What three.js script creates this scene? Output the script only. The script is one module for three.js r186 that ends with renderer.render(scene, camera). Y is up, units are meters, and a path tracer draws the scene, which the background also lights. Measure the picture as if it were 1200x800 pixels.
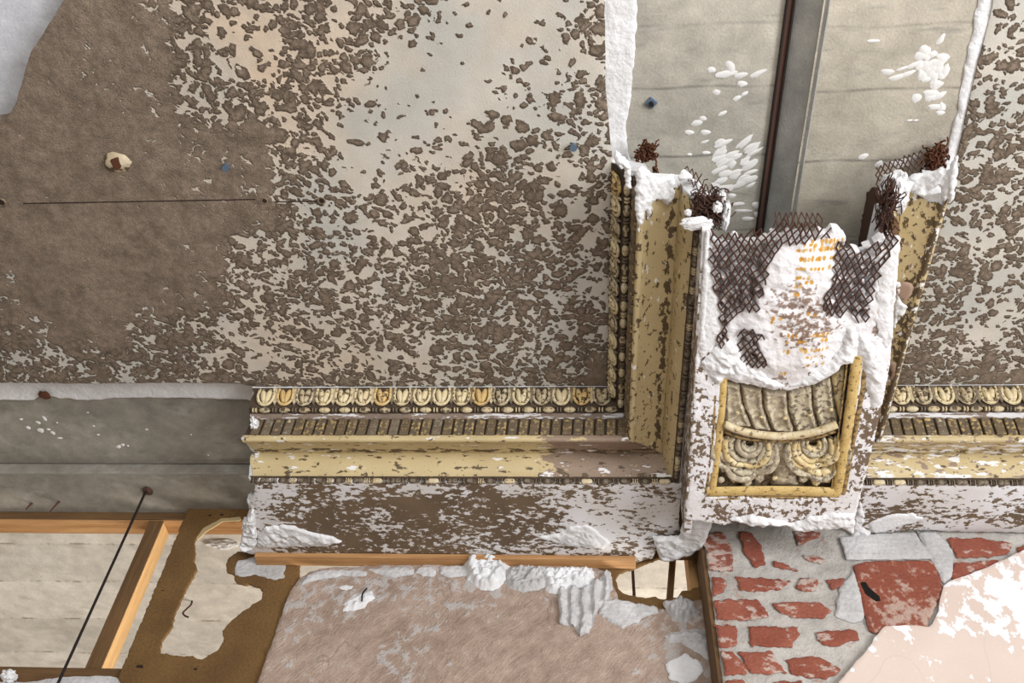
import * as THREE from 'three';
import { RoundedBoxGeometry } from 'three/addons/geometries/RoundedBoxGeometry.js';
import { mergeGeometries } from 'three/addons/utils/BufferGeometryUtils.js';
import { RectAreaLightUniformsLib } from 'three/addons/lights/RectAreaLightUniformsLib.js';

// ------------------------------------------------------------------ camera, sky, lights, exposure
const Y0 = 1.5;                                   // eye height above the floor; heights "h" below are above the eye
const FOCAL = 1113;                               // pixels, for the 1200 x 800 frame
const scene = new THREE.Scene();
const camera = new THREE.PerspectiveCamera(2 * Math.atan(400 / FOCAL) * 180 / Math.PI, 1.5, 0.05, 50);
const AX = new THREE.Vector3(0.9975, 0.0498, -0.05017), AY = new THREE.Vector3(0.00703, 0.63632, 0.77139), AZ = new THREE.Vector3(0.07034, -0.76981, 0.63438);
camera.position.set(0, Y0, 0);
camera.quaternion.setFromRotationMatrix(new THREE.Matrix4().makeBasis(AX, AY, AZ));
scene.add(camera);
scene.background = new THREE.Color(0.75, 0.85, 1.0);
const renderer = new THREE.WebGLRenderer({ antialias: true });
renderer.toneMapping = THREE.LinearToneMapping;
renderer.toneMappingExposure = 0.7;
renderer.shadowMap.enabled = true;
RectAreaLightUniformsLib.init();
function daylight(w, h, pos, target, intensity, color = 0xfff6ea) {   // daylight entering through a window opening
  const l = new THREE.RectAreaLight(color, intensity, w, h);
  l.position.set(...pos); l.lookAt(...target); l.name = 'daylight'; l.castShadow = true;
  scene.add(l);
}
daylight(2.6, 1.7, [2.98, 1.35, 1.0], [0, 1.35, 1.0], 25, 0xf5f5f6);       // window in the right wall
daylight(3.4, 1.9, [0.4, 1.45, 3.38], [0.4, 1.45, 0], 9.5, 0xf5f5f6);       // windows behind the camera
daylight(1.7, 1.4, [1.55, 1.7, -4.1], [-1.0, 1.7, -4.1], 33, 0xfff8ee);    // window of the room behind the partition

// ------------------------------------------------------------------ helpers: noise
function rng(seed) { let s = seed >>> 0; return () => { s = (s + 0x6D2B79F5) >>> 0; let t = Math.imul(s ^ (s >>> 15), 1 | s); t = (t + Math.imul(t ^ (t >>> 7), 61 | t)) ^ t; return ((t ^ (t >>> 14)) >>> 0) / 4294967296; }; }
const PERM = new Uint8Array(512), GX = new Float32Array(256), GY = new Float32Array(256);
{ const r = rng(71); const p = [...Array(256).keys()]; for (let i = 255; i > 0; i--) { const j = Math.floor(r() * (i + 1)); [p[i], p[j]] = [p[j], p[i]]; } for (let i = 0; i < 512; i++) PERM[i] = p[i & 255]; for (let i = 0; i < 256; i++) { const a = r() * Math.PI * 2; GX[i] = Math.cos(a); GY[i] = Math.sin(a); } }
function n2(x, y) {
  const xi = Math.floor(x), yi = Math.floor(y), fx = x - xi, fy = y - yi, X = xi & 255, Y = yi & 255;
  const u = fx * fx * fx * (fx * (fx * 6 - 15) + 10), v = fy * fy * fy * (fy * (fy * 6 - 15) + 10);
  const a = PERM[PERM[X] + Y], b = PERM[PERM[X + 1] + Y], c = PERM[PERM[X] + Y + 1], d = PERM[PERM[X + 1] + Y + 1];
  const p = GX[a] * fx + GY[a] * fy, q = GX[b] * (fx - 1) + GY[b] * fy, r = GX[c] * fx + GY[c] * (fy - 1), s = GX[d] * (fx - 1) + GY[d] * (fy - 1);
  return (p + u * (q - p) + v * (r + u * (s - r) - p - u * (q - p))) * 1.5;
}
function fbm(x, y, o = 4, g = 0.5) { let a = 1, s = 0, t = 0; for (let i = 0; i < o; i++) { s += a * n2(x, y); t += a * a; a *= g; x = x * 2.03 + 17.3; y = y * 2.03 - 9.1; } return s / Math.sqrt(t); }
let SIG = 0; { for (let i = 0; i < 4000; i++) SIG += fbm(i * 0.37, i * 0.713 + 3, 3, 0.6) ** 2; SIG = Math.sqrt(SIG / 4000); }
function probit(c) { c = Math.min(0.995, Math.max(0.005, c)); const t = Math.sqrt(-2 * Math.log(c < 0.5 ? c : 1 - c)); const z = t - (2.30753 + 0.27061 * t) / (1 + 0.99229 * t + 0.04481 * t * t); return c < 0.5 ? -z : z; }
// > 0 where the layer that covers the fraction c is present
function layer(n, c) { return n + SIG * probit(c); }
const clamp = (x, a = 0, b = 1) => Math.min(b, Math.max(a, x));
const sstep = (a, b, x) => { const t = clamp((x - a) / (b - a)); return t * t * (3 - 2 * t); };
const mix3 = (a, b, t) => [a[0] + (b[0] - a[0]) * t, a[1] + (b[1] - a[1]) * t, a[2] + (b[2] - a[2]) * t];
const mul3 = (a, k) => [a[0] * k, a[1] * k, a[2] * k];

// ------------------------------------------------------------------ helpers: planes, pixels to points on a surface
const V = (x, y, z) => new THREE.Vector3(x, y, z);
function ray(px, py) { return AX.clone().multiplyScalar(px - 600).addScaledVector(AY, 400 - py).addScaledVector(AZ, -FOCAL).normalize(); }
function plane(o, u, v, n) { return { o, u, v, n, flip: u.clone().cross(v).dot(n) < 0 }; }
const horiz = h => plane(V(0, h, 0), V(1, 0, 0), V(0, 0, -1), V(0, -1, 0));           // u = x, v = distance from the eye's plane
const vert = d => plane(V(0, 0, -d), V(1, 0, 0), V(0, 1, 0), V(0, 0, 1));             // u = x, v = height over the eye
const sideL = x => plane(V(x, 0, 0), V(0, 0, -1), V(0, 1, 0), V(-1, 0, 0));           // faces left; u = distance, v = height
const sideR = x => plane(V(x, 0, 0), V(0, 0, -1), V(0, 1, 0), V(1, 0, 0));
function plane3(A, B, C, face) { const u = B.clone().sub(A).normalize(), n = u.clone().cross(C.clone().sub(A)).normalize(); if (n.dot(face) < 0) n.negate(); const v = n.clone().cross(u); if (v.dot(C.clone().sub(A)) < 0) v.negate(); return plane(A.clone(), u, v, n); }
function hit(px, py, pl, off = 0) { const d = ray(px, py); const o = pl.o.clone().addScaledVector(pl.n, off); return d.multiplyScalar(o.dot(pl.n) / d.dot(pl.n)); }
function uv(px, py, pl, off = 0) { const p = hit(px, py, pl, off).sub(pl.o); return [p.dot(pl.u), p.dot(pl.v)]; }
const uvs = (pl, list, off = 0) => list.map(([x, y]) => uv(x, y, pl, off));
const at = (pl, u, v, n = 0) => pl.o.clone().addScaledVector(pl.u, u).addScaledVector(pl.v, v).addScaledVector(pl.n, n);

// ------------------------------------------------------------------ helpers: textures and materials
function bake(rect, ppm, fn, bumpScale = 0.002, rough = 0.85, wrap = THREE.MirroredRepeatWrapping, extra = {}) {
  const [u0, u1, v0, v1] = rect, w = Math.min(2048, Math.max(8, Math.round((u1 - u0) * ppm))), h = Math.min(2048, Math.max(8, Math.round((v1 - v0) * ppm)));
  const c = new Uint8Array(w * h * 4), b = new Uint8Array(w * h * 4);
  for (let j = 0; j < h; j++) for (let i = 0; i < w; i++) {
    const r = fn(u0 + (u1 - u0) * (i + 0.5) / w, v0 + (v1 - v0) * (j + 0.5) / h), k = (j * w + i) * 4;
    c[k] = clamp(r[0], 0, 255); c[k + 1] = clamp(r[1], 0, 255); c[k + 2] = clamp(r[2], 0, 255); c[k + 3] = 255;
    const z = clamp(r[3] ?? 0.5) * 255; b[k] = b[k + 1] = b[k + 2] = z; b[k + 3] = 255;
  }
  const mk = (d, srgb) => { const t = new THREE.DataTexture(d, w, h, THREE.RGBAFormat); t.wrapS = t.wrapT = wrap; t.magFilter = THREE.LinearFilter; t.minFilter = THREE.LinearMipmapLinearFilter; t.generateMipmaps = true; if (srgb) t.colorSpace = THREE.SRGBColorSpace; t.needsUpdate = true; return t; };
  const m = new THREE.MeshStandardMaterial({ map: mk(c, true), roughness: rough, metalness: 0, side: THREE.DoubleSide, ...extra });
  if (bumpScale) { m.bumpMap = mk(b, false); m.bumpScale = bumpScale; }
  m.userData.rect = rect;
  return m;
}
function plain(color, rough = 0.8, metal = 0) { const m = new THREE.MeshStandardMaterial({ color, roughness: rough, metalness: metal, side: THREE.DoubleSide }); return m; }
function setUV(geo, m, f) {                                             // uv in metres, fitted to the material's baked rectangle
  const [u0, u1, v0, v1] = m?.userData?.rect ?? [0, 1, 0, 1], p = geo.attributes.position, a = new Float32Array(p.count * 2);
  for (let i = 0; i < p.count; i++) { const [u, v] = f(i); a[2 * i] = (u - u0) / (u1 - u0); a[2 * i + 1] = (v - v0) / (v1 - v0); }
  geo.setAttribute('uv', new THREE.BufferAttribute(a, 2));
  return geo;
}
function boxUV(geo, m, grain) {                                         // box-projected uv in metres; u runs along the grain axis
  const p = geo.attributes.position, n = geo.attributes.normal;
  return setUV(geo, m, i => {
    const x = p.getX(i), y = p.getY(i), z = p.getZ(i), ax = Math.abs(n.getX(i)), ay = Math.abs(n.getY(i)), az = Math.abs(n.getZ(i));
    let a = ax > ay && ax > az ? [z, y] : ay > az ? [x, z] : [x, y];
    if (grain === 'x') a = ax > ay && ax > az ? [z, y] : ay > az ? [x, z] : [x, y];
    if (grain === 'y') a = ax > ay && ax > az ? [y, z] : ay > az ? [x, z] : [y, x];
    if (grain === 'z') a = ax > ay && ax > az ? [z, y] : ay > az ? [z, x] : [x, y];
    return a;
  });
}

// ------------------------------------------------------------------ helpers: scene graph
const used = {};
function numbered(name) { const k = used[name] = (used[name] ?? -1) + 1; return k ? `${name}_${String(k).padStart(3, '0')}` : name; }
function mesh(name, geo, mat, parent) { const m = new THREE.Mesh(geo, mat); m.name = parent ? name : numbered(name); m.castShadow = m.receiveShadow = true; (parent ?? scene).add(m); return m; }
function thing(name, label, category, group) { const g = new THREE.Group(); g.name = numbered(name); g.userData = { label, category }; if (group) g.userData.group = group; scene.add(g); return g; }
function tag(o, label, category, group) { Object.assign(o.userData, { label, category }); if (group) o.userData.group = group; return o; }
function structure(o, label, category) { o.userData.kind = 'structure'; if (label) o.userData.label = label; if (category) o.userData.category = category; return o; }

// ------------------------------------------------------------------ helpers: shapes (positions relative to the eye; everything is lifted by Y0 at the end)
function polySD(poly, x, y) {                                           // signed distance, positive inside
  let d = 1e9, inside = false;
  for (let i = 0, j = poly.length - 1; i < poly.length; j = i++) {
    const [ax, ay] = poly[j], [bx, by] = poly[i], ex = bx - ax, ey = by - ay, wx = x - ax, wy = y - ay;
    const t = clamp((wx * ex + wy * ey) / (ex * ex + ey * ey + 1e-12)), qx = wx - ex * t, qy = wy - ey * t;
    d = Math.min(d, qx * qx + qy * qy);
    if ((ay > y) !== (by > y) && x < ex * (y - ay) / (by - ay + 1e-12) + ax) inside = !inside;
  }
  return (inside ? 1 : -1) * Math.sqrt(d);
}
// A slab of matter lying on a plane: any outline (with ragged edge and holes), thickness, uneven face.
function sheet(pl, poly, { thick = 0.01, cell = 0.01, rough = 0, freq = 40, holes = [], relief = null, round = 0, mat = null, seed = 0, uvf = null, base = 0, back = true, cut = null } = {}) {
  let x0 = 1e9, x1 = -1e9, y0 = 1e9, y1 = -1e9;
  for (const [x, y] of poly) { x0 = Math.min(x0, x); x1 = Math.max(x1, x); y0 = Math.min(y0, y); y1 = Math.max(y1, y); }
  x0 -= rough * 1.5 + cell; y0 -= rough * 1.5 + cell; x1 += rough * 1.5 + cell; y1 += rough * 1.5 + cell;
  const nx = Math.max(2, Math.ceil((x1 - x0) / cell)), ny = Math.max(2, Math.ceil((y1 - y0) / cell)), W = nx + 1;
  const sd = new Float32Array(W * (ny + 1));
  const f = (x, y) => {
    let s = polySD(poly, x, y);
    for (const h of holes) s = Math.min(s, -polySD(h, x, y));
    if (cut) s = Math.min(s, cut(x, y));
    return rough ? s + rough * fbm(x * freq + seed * 7.7, y * freq - seed * 3.1, 3, 0.6) : s;
  };
  for (let j = 0; j <= ny; j++) for (let i = 0; i <= nx; i++) sd[j * W + i] = f(x0 + i * cell, y0 + j * cell) + 1e-7;
  const P = [], map = new Map(), idx = [], UVp = [], border = [];
  const vtx = (key, x, y, s) => { let k = map.get(key); if (k === undefined) { k = P.length; map.set(key, k); let z = thick + (relief ? relief(x, y, s) : 0); if (round && s < round) { const t = 1 - Math.max(0, s) / round; z -= t * t * Math.min(round, Math.max(0, z) * 0.9); } P.push([x, y, Math.max(0.0006, z)]); } return k; };
  for (let j = 0; j < ny; j++) for (let i = 0; i < nx; i++) {
    const c = [[i, j], [i + 1, j], [i + 1, j + 1], [i, j + 1]], s = c.map(([a, b]) => sd[b * W + a]);
    if (s[0] <= 0 && s[1] <= 0 && s[2] <= 0 && s[3] <= 0) continue;
    const ring = [];
    for (let k = 0; k < 4; k++) {
      const [a, b] = c[k], q = (k + 1) % 4, [a2, b2] = c[q];
      if (s[k] > 0) ring.push([vtx(b * W + a, x0 + a * cell, y0 + b * cell, s[k]), 0]);
      if ((s[k] > 0) !== (s[q] > 0)) {
        const t = s[k] / (s[k] - s[q]), lo = Math.min(b * W + a, b2 * W + a2), e = 'e' + lo + (a !== a2 ? 'h' : 'v');
        ring.push([vtx(e, x0 + (a + (a2 - a) * t) * cell, y0 + (b + (b2 - b) * t) * cell, 0), s[k] > 0 ? 1 : 2]);
      }
    }
    for (let k = 1; k + 1 < ring.length; k++) idx.push(ring[0][0], ring[k][0], ring[k + 1][0]);
    for (let k = 0; k < ring.length; k++) { const q = (k + 1) % ring.length; if (ring[k][1] === 1 && ring[q][1] === 2) border.push([ring[k][0], ring[q][0]]); }
  }
  const n = P.length, pos = [], tex = [], ix = [];
  const put = (p, z) => { const w = at(pl, p[0], p[1], base + z); pos.push(w.x, w.y, w.z); tex.push(p[0], p[1]); };
  const tri = (a, b, c) => pl.flip ? ix.push(a, c, b) : ix.push(a, b, c);
  for (const p of P) put(p, p[2]);
  for (let k = 0; k < idx.length; k += 3) tri(idx[k], idx[k + 1], idx[k + 2]);
  if (back) { for (const p of P) put(p, 0); for (let k = 0; k < idx.length; k += 3) tri(n + idx[k], n + idx[k + 2], n + idx[k + 1]); }
  for (const [a, b] of border) { const o = pos.length / 3; put(P[a], P[a][2]); put(P[b], P[b][2]); put(P[b], 0); put(P[a], 0); tri(o, o + 2, o + 1); tri(o, o + 3, o + 2); for (const q of [2, 3]) { tex[(o + q) * 2] += 0.004; tex[(o + q) * 2 + 1] += 0.006; } }
  const g = new THREE.BufferGeometry();
  g.setAttribute('position', new THREE.Float32BufferAttribute(pos, 3)); g.setIndex(ix); g.computeVertexNormals();
  return setUV(g, mat, i => uvf ? uvf(tex[2 * i], tex[2 * i + 1]) : [tex[2 * i], tex[2 * i + 1]]);
}
function box(x0, x1, y0, y1, z0, z1, mat, grain, r = 0.003) {
  const g = new RoundedBoxGeometry(x1 - x0, y1 - y0, z1 - z0, 1, Math.min(r, (x1 - x0) / 3, (y1 - y0) / 3, (z1 - z0) / 3));
  g.translate((x0 + x1) / 2, (y0 + y1) / 2, (z0 + z1) / 2);
  return boxUV(g, mat, grain);
}
function tube(pts, r, mat, { sides = 6, flat = 1, n = null, seg = 4, taper = null } = {}) {      // a bar along a curve; with n and flat an oval section
  const c = new THREE.CatmullRomCurve3(pts), N = Math.max(2, (pts.length - 1) * seg), pos = [], ix = [], uvp = [];
  let up = n ? n.clone() : V(0.31, 0.2, 0.93);
  let L = 0, prev = null;
  for (let i = 0; i <= N; i++) {
    const p = c.getPoint(i / N), t = c.getTangent(i / N), s = t.clone().cross(up).normalize(), b = s.clone().cross(t).normalize();
    if (prev) L += p.distanceTo(prev); prev = p;
    const rr = r * (taper ? taper(i / N) : 1);
    for (let k = 0; k <= sides; k++) { const a = k / sides * Math.PI * 2, q = p.clone().addScaledVector(s, Math.cos(a) * rr).addScaledVector(b, Math.sin(a) * rr * flat); pos.push(q.x, q.y, q.z); uvp.push([L, k / sides * 6.28 * r]); }
  }
  for (let i = 0; i < N; i++) for (let k = 0; k < sides; k++) { const a = i * (sides + 1) + k, b = a + sides + 1; ix.push(a, b, a + 1, a + 1, b, b + 1); }
  const cap = (o, p, f) => { const m = pos.length / 3; pos.push(p.x, p.y, p.z); uvp.push([0, 0]); for (let k = 0; k < sides; k++) f ? ix.push(m, o + k, o + k + 1) : ix.push(m, o + k + 1, o + k); };
  cap(0, c.getPoint(0), true); cap(N * (sides + 1), c.getPoint(1), false);
  const g = new THREE.BufferGeometry(); g.setAttribute('position', new THREE.Float32BufferAttribute(pos, 3)); g.setIndex(ix); g.computeVertexNormals();
  return setUV(g, mat, i => uvp[i]);
}
function lump(c, [rx, ry, rz], seed, mat, amp = 0.35, detail = 4, freq = 2.2) {                 // a knobbly mass
  const g = new THREE.IcosahedronGeometry(1, detail), p = g.attributes.position, v = V();
  for (let i = 0; i < p.count; i++) { v.fromBufferAttribute(p, i); const k = 1 + amp * (fbm(v.x * freq + seed, v.y * freq + v.z * freq * 0.7, 3, 0.55) + 0.4 * Math.abs(n2(v.x * freq * 2.3 - seed, v.z * freq * 2.3 + v.y * 2))); p.setXYZ(i, c.x + v.x * k * rx, c.y + v.y * k * ry, c.z + v.z * k * rz); }
  g.computeVertexNormals();
  return boxUV(g, mat);
}
const stations = (a, b, n) => Array.from({ length: n + 1 }, (_, i) => a + (b - a) * i / n);
// scattered values given at photo pixels, read back as a smooth field in the metres of a plane
function field(pl, rect, seeds, pow = 3, n = 72) {
  const pts = seeds.map(([x, y, ...v]) => [...uv(x, y, pl), ...v]), [u0, u1, v0, v1] = rect, K = pts[0].length - 2, g = new Float32Array((n + 1) * (n + 1) * K);
  for (let j = 0; j <= n; j++) for (let i = 0; i <= n; i++) {
    const u = u0 + (u1 - u0) * i / n, v = v0 + (v1 - v0) * j / n; let W = 0; const s = new Array(K).fill(0);
    for (const p of pts) { const w = 1 / Math.pow((p[0] - u) ** 2 + (p[1] - v) ** 2 + 1e-5, pow / 2); W += w; for (let k = 0; k < K; k++) s[k] += w * p[2 + k]; }
    for (let k = 0; k < K; k++) g[(j * (n + 1) + i) * K + k] = s[k] / W;
  }
  return (u, v, k = 0) => {
    const x = clamp((u - u0) / (u1 - u0) * n, 0, n - 1e-4), y = clamp((v - v0) / (v1 - v0) * n, 0, n - 1e-4), i = Math.floor(x), j = Math.floor(y), fx = x - i, fy = y - j, q = (a, b) => g[(b * (n + 1) + a) * K + k];
    return (q(i, j) * (1 - fx) + q(i + 1, j) * fx) * (1 - fy) + (q(i, j + 1) * (1 - fx) + q(i + 1, j + 1) * fx) * fy;
  };
}

// ------------------------------------------------------------------ main sizes (metres, relative to the eye)
const HC = 2.0, SLAB = 2.05, X0 = 0.08, X1 = 0.862, D0 = 1.813, DW = 2.35, DB = 2.21, HF = 1.805;
const ROOM = { x0: -2.8, x1: 3.0, z1: 3.4 };

// ------------------------------------------------------------------ materials
// ceiling: brown-grey textured coating flaking off a pale coat
const cg = [0, 25, 60, 110, 160, 205, 250, 300, 345, 390, 425, 445], cx = [0, 60, 120, 180, 240, 300, 360, 420, 480, 540, 600, 660, 710];
const cv = [
  [0, 0, 5, 12, 35, 35, 30, 60, 25, 90, 93, 85, 60], [0, 0, 5, 10, 50, 55, 30, 45, 45, 95, 95, 85, 55], [0, 3, 10, 10, 55, 80, 35, 45, 85, 97, 96, 85, 55], [0, 6, 10, 12, 35, 55, 30, 88, 96, 96, 80, 70, 50],
  [5, 5, 4, 6, 14, 14, 40, 88, 88, 75, 60, 60, 55], [3, 3, 3, 4, 8, 10, 45, 85, 70, 45, 35, 55, 50], [3, 8, 3, 3, 8, 14, 35, 65, 70, 35, 30, 60, 45], [8, 4, 4, 6, 10, 40, 40, 40, 45, 25, 30, 62, 60],
  [10, 4, 4, 8, 12, 45, 35, 40, 30, 22, 32, 50, 55], [18, 12, 10, 20, 42, 60, 55, 60, 50, 40, 30, 42, 30], [35, 35, 28, 28, 45, 60, 62, 66, 66, 62, 55, 50, 12], [20, 18, 16, 20, 20, 25, 20, 30, 35, 40, 40, 20, 4]];
const ceilPlane = horiz(HC), ceilRect = [-2.0, 0.2, 0.5, 1.84];
const seedsL = []; cg.forEach((y, j) => cx.forEach((x, i) => seedsL.push([x, y, cv[j][i] / 100])));
const covL = field(ceilPlane, ceilRect, seedsL, 4.5, 90);
const salmon = field(ceilPlane, ceilRect, [[310, 70, 1], [340, 100, 1], [270, 110, 0.5], [560, 245, 0.7], [520, 265, 0.6], [680, 350, 0], [460, 150, 0.1], [560, 60, 0.2], [350, 415, 0.7], [650, 100, 0.1], [400, 260, 0.15], [100, 100, 0.1], [200, 420, 0.35], [340, 320, 0.4], [100, 430, 0.2], [620, 320, 0.2], [640, 30, 0.4]], 3, 60);
const h01 = (i, j, k) => PERM[PERM[(i & 255)] + (j & 255)] / 256 * 0.996 + PERM[PERM[(j + k * 37) & 255] + ((i + k * 11) & 255)] / 65536;
function flakeCells(x, y, cs, seed, c) {                              // scalloped flakes: > 0 inside a flake that is still on
  const X = x / cs, Y = y / cs, xi = Math.floor(X), yi = Math.floor(Y), p = 1 - Math.pow(clamp(c), 0.5); let m = -1;
  for (let j = -1; j <= 1; j++) for (let i = -1; i <= 1; i++) {
    const a = xi + i, b = yi + j; if (h01(a, b, seed) > p) continue;
    const dx = X - a - h01(b, a, seed + 3), dy = Y - b - h01(a + 91, b, seed + 5), R = 0.42 + 0.48 * h01(a, b + 57, seed + 7) + Math.max(0, 0.2 - c) * 1.5;
    m = Math.max(m, 1 - Math.sqrt(dx * dx + dy * dy * 1.3) / R);
  }
  return m;
}
function ceilingPaint(cov, sal, seed) {
  return (u, v) => {
    const a = u + seed * 3.7, wx = a + 0.0035 * n2(a * 90, v * 90) + 0.0022 * n2(a * 230, v * 230) + 0.012 * n2(a * 21, v * 21), wy = v + 0.004 * n2(a * 90 + 9, v * 90 + 4) + 0.012 * n2(a * 21 + 5, v * 21 + 3);
    const c = clamp((cov(u, v) - 0.05) / 0.95);
    const edge = sstep(0.02, 0.2, c);
    const cl = clamp(c + (0.42 * fbm(a * 15 + 5, v * 15, 3, 0.6) + 0.2 * fbm(a * 4 + 50, v * 4, 2)) * Math.min(1, 3.4 * c * (1.02 - c) + 0.05));
    const m1 = flakeCells(wx, wy, 0.0175, 1, cl), m2 = flakeCells(wx + 0.4, wy, 0.0095, 9, Math.pow(cl, 0.75));
    const L = -0.7 * (Math.max(m1, m2 * 0.8) + 0.12 * n2(wx * 210, wy * 210));       // > 0: pale coat bare, < 0: brown coat still on
    const gr = fbm(a * 260, v * 260, 3, 0.7), md = fbm(a * 22 + 31, v * 22 - 7, 3, 0.55), lo = fbm(a * 5, v * 5 + 60, 2);
    let pale = mix3([204, 198, 187], [180, 179, 172], clamp(0.5 + 0.7 * lo + 0.25 * md));
    pale = mix3(pale, [212, 188, 162], clamp(sal(u, v) * 0.85 + 0.22 * fbm(a * 9 + 80, v * 9, 2) - 0.16));
    pale = mul3(pale, 1 + 0.035 * gr + 0.05 * md);
    let br = mix3([136, 121, 106], [104, 91, 77], clamp(0.35 + 0.55 * md + 0.3 * lo));
    br = mix3(br, [80, 68, 55], edge * 0.8 * sstep(-0.55, -0.05, L));     // loose, dirtier flakes at the ragged margins
    br = mul3(br, 1 + 0.19 * gr + 0.1 * fbm(a * 70 + 8, v * 70, 2));
    const sp = fbm(a * 95 + 40, v * 95, 2, 0.6); if (sp > 0.9) br = mix3(br, [178, 168, 154], 0.7 * sstep(0.9, 1.1, sp));
    const t = sstep(-0.05, 0.05, L);
    const col = mix3(br, pale, t);
    return [col[0], col[1], col[2], 0.5 + 0.28 * (1 - t) * (0.7 + 0.3 * sstep(0, -0.4, L)) + 0.12 * gr * (1 - 0.6 * t) + 0.08 * md * (1 - t) - 0.25 * t];
  };
}
const M = {};
M.ceilL = bake(ceilRect, 760, ceilingPaint(covL, salmon, 0), 0.006, 0.9);
const ceilRectR = [0.85, 1.6, 0.5, 1.84];
const covR = field(ceilPlane, ceilRectR, [[1190, 5, 0.75], [1175, 40, 0.6], [1195, 80, 0.45], [1160, 100, 0.55], [1190, 140, 0.45], [1140, 160, 0.3], [1190, 200, 0.25], [1130, 220, 0.4], [1185, 240, 0.5], [1120, 280, 0.6], [1180, 290, 0.55], [1190, 330, 0.6], [1110, 340, 0.35], [1150, 350, 0.8], [1185, 380, 0.75], [1100, 390, 0.5], [1140, 400, 0.55], [1190, 415, 0.4], [1090, 430, 0.2], [1150, 435, 0.15], [1190, 445, 0.1]], 3.5, 60);
M.ceilR = bake(ceilRectR, 760, ceilingPaint(covR, () => 0.12, 4), 0.006, 0.9);
const gritty = (a, v) => fbm(a * 180, v * 180, 3, 0.65);
function concrete(c1, c2, seed, marks) {
  return (u, v) => {
    const a = u + seed * 5.3, lo = fbm(a * 3.2, v * 3.2, 3, 0.55), md = fbm(a * 17, v * 17, 4, 0.6), gr = gritty(a, v);
    let c = mul3(mix3(c1, c2, clamp(0.5 + 0.6 * lo + 0.25 * md)), 1 + 0.05 * gr + 0.05 * md), h = 0.5 + 0.1 * gr + 0.08 * md;
    const pit = fbm(a * 70 + 9, v * 70, 2, 0.5); if (pit > 1.15) { c = mul3(c, 0.72); h -= 0.25; }
    if (marks) { const r = marks(u, v, c, h, md); c = r[0]; h = r[1]; }
    return [c[0], c[1], c[2], h];
  };
}
const lineMark = (d, w) => Math.exp(-((d / w) ** 2));
M.slabGrey = bake([0, 2.2, 0, 2.2], 460, concrete([118, 114, 105], [148, 143, 133], 1, (u, v, c, h, md) => [mix3(mix3(c, [168, 166, 160], 0.55 * sstep(0.2, 1.0, fbm(u * 9 + 4, v * 13, 4, 0.65))), [98, 94, 86], 0.5 * sstep(0.3, 1.1, fbm(u * 6 + 40, v * 11, 4, 0.65))), h]), 0.003, 0.8);
M.slabPale = bake([-2.2, -0.8, 0.5, 1.3], 500, concrete([188, 191, 198], [214, 217, 224], 8), 0.003, 0.75);
// beam channel: board-marked concrete
const slabPlane = horiz(SLAB), slabLow = horiz(2.012);
const chMarks = (u, v, c, h, md) => {
  for (const [d, k0] of [[0.70, 0.3], [0.80, 0.35], [0.945, 0.75], [1.12, 0.8], [1.33, 0.5]]) { const k = lineMark(v - d - 0.006 * n2(u * 7, d * 40), 0.0035) * k0 * clamp(0.6 + 0.7 * n2(u * 16, d * 77)); c = mix3(c, mul3(c, 0.66), k); h -= 0.3 * k; }
  const st = sstep(0.35, 1.0, fbm(u * 5, v * 24 + 3, 4, 0.6)); c = mix3(c, [128, 127, 122], 0.55 * st);
  const wt = sstep(0.7, 1.3, fbm(u * 10 + 30, v * 22, 4, 0.6)); c = mix3(c, [206, 206, 202], 0.6 * wt);
  return [c, h];
};
M.slabChannel = bake([0.0, 0.5, 0.3, 1.6], 800, concrete([158, 154, 144], [186, 181, 168], 2, chMarks), 0.003, 0.72);
M.slabChannelR = bake([0.42, 1.0, 0.3, 1.6], 800, concrete([164, 157, 143], [192, 185, 169], 3, chMarks), 0.003, 0.72);
M.slabStep = bake([0.3, 1.6, 0, 0.4], 500, concrete([140, 140, 136], [172, 170, 164], 4), 0.003, 0.72);
M.slabBack = bake([-3, 1.0, 2.3, 4.3], 300, concrete([198, 193, 184], [222, 218, 210], 5, (u, v, c, h) => {
  const edges = [2.60, 2.82, 3.055, 3.29, 3.53]; let n = 0;
  for (const d of edges) { const e = v - d - 0.006 * n2(u * 4, d * 31); if (e > 0) n++; const k = lineMark(e, 0.004), br = sstep(-0.1, 0.7, n2(u * 11, d * 90) + 0.5 * n2(u * 60, d * 13)); c = mix3(c, [116, 102, 86], 0.7 * k * br); h -= 0.35 * k * br; }
  c = mul3(c, [1.03, 0.97, 1.01, 0.95, 1.0, 0.98][n]);
  const bl = sstep(0.3, 1.1, fbm(u * 5 + n * 9, v * 14, 4, 0.6)); c = mix3(c, [172, 165, 153], 0.5 * bl);
  const sc = sstep(0.9, 1.3, fbm(u * 16 + 3, v * 34, 3, 0.6)); c = mix3(c, [148, 132, 112], 0.55 * sc);
  return [c, h];
}), 0.004, 0.85);
M.plasterWhite = bake([0, 0.6, 0, 0.6], 900, (u, v) => { const lo = fbm(u * 9, v * 9, 3), gr = fbm(u * 90, v * 90, 4, 0.6); const c = mul3(mix3([232, 233, 236], [212, 212, 212], clamp(0.4 + 0.6 * lo)), 1 + 0.03 * gr); const p = sstep(0.9, 1.3, fbm(u * 14 + 30, v * 14, 3)); return [...mix3(c, [200, 178, 162], 0.7 * p), 0.5 + 0.22 * gr + 0.12 * fbm(u * 30, v * 30, 2)]; }, 0.0035, 0.85);
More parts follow.
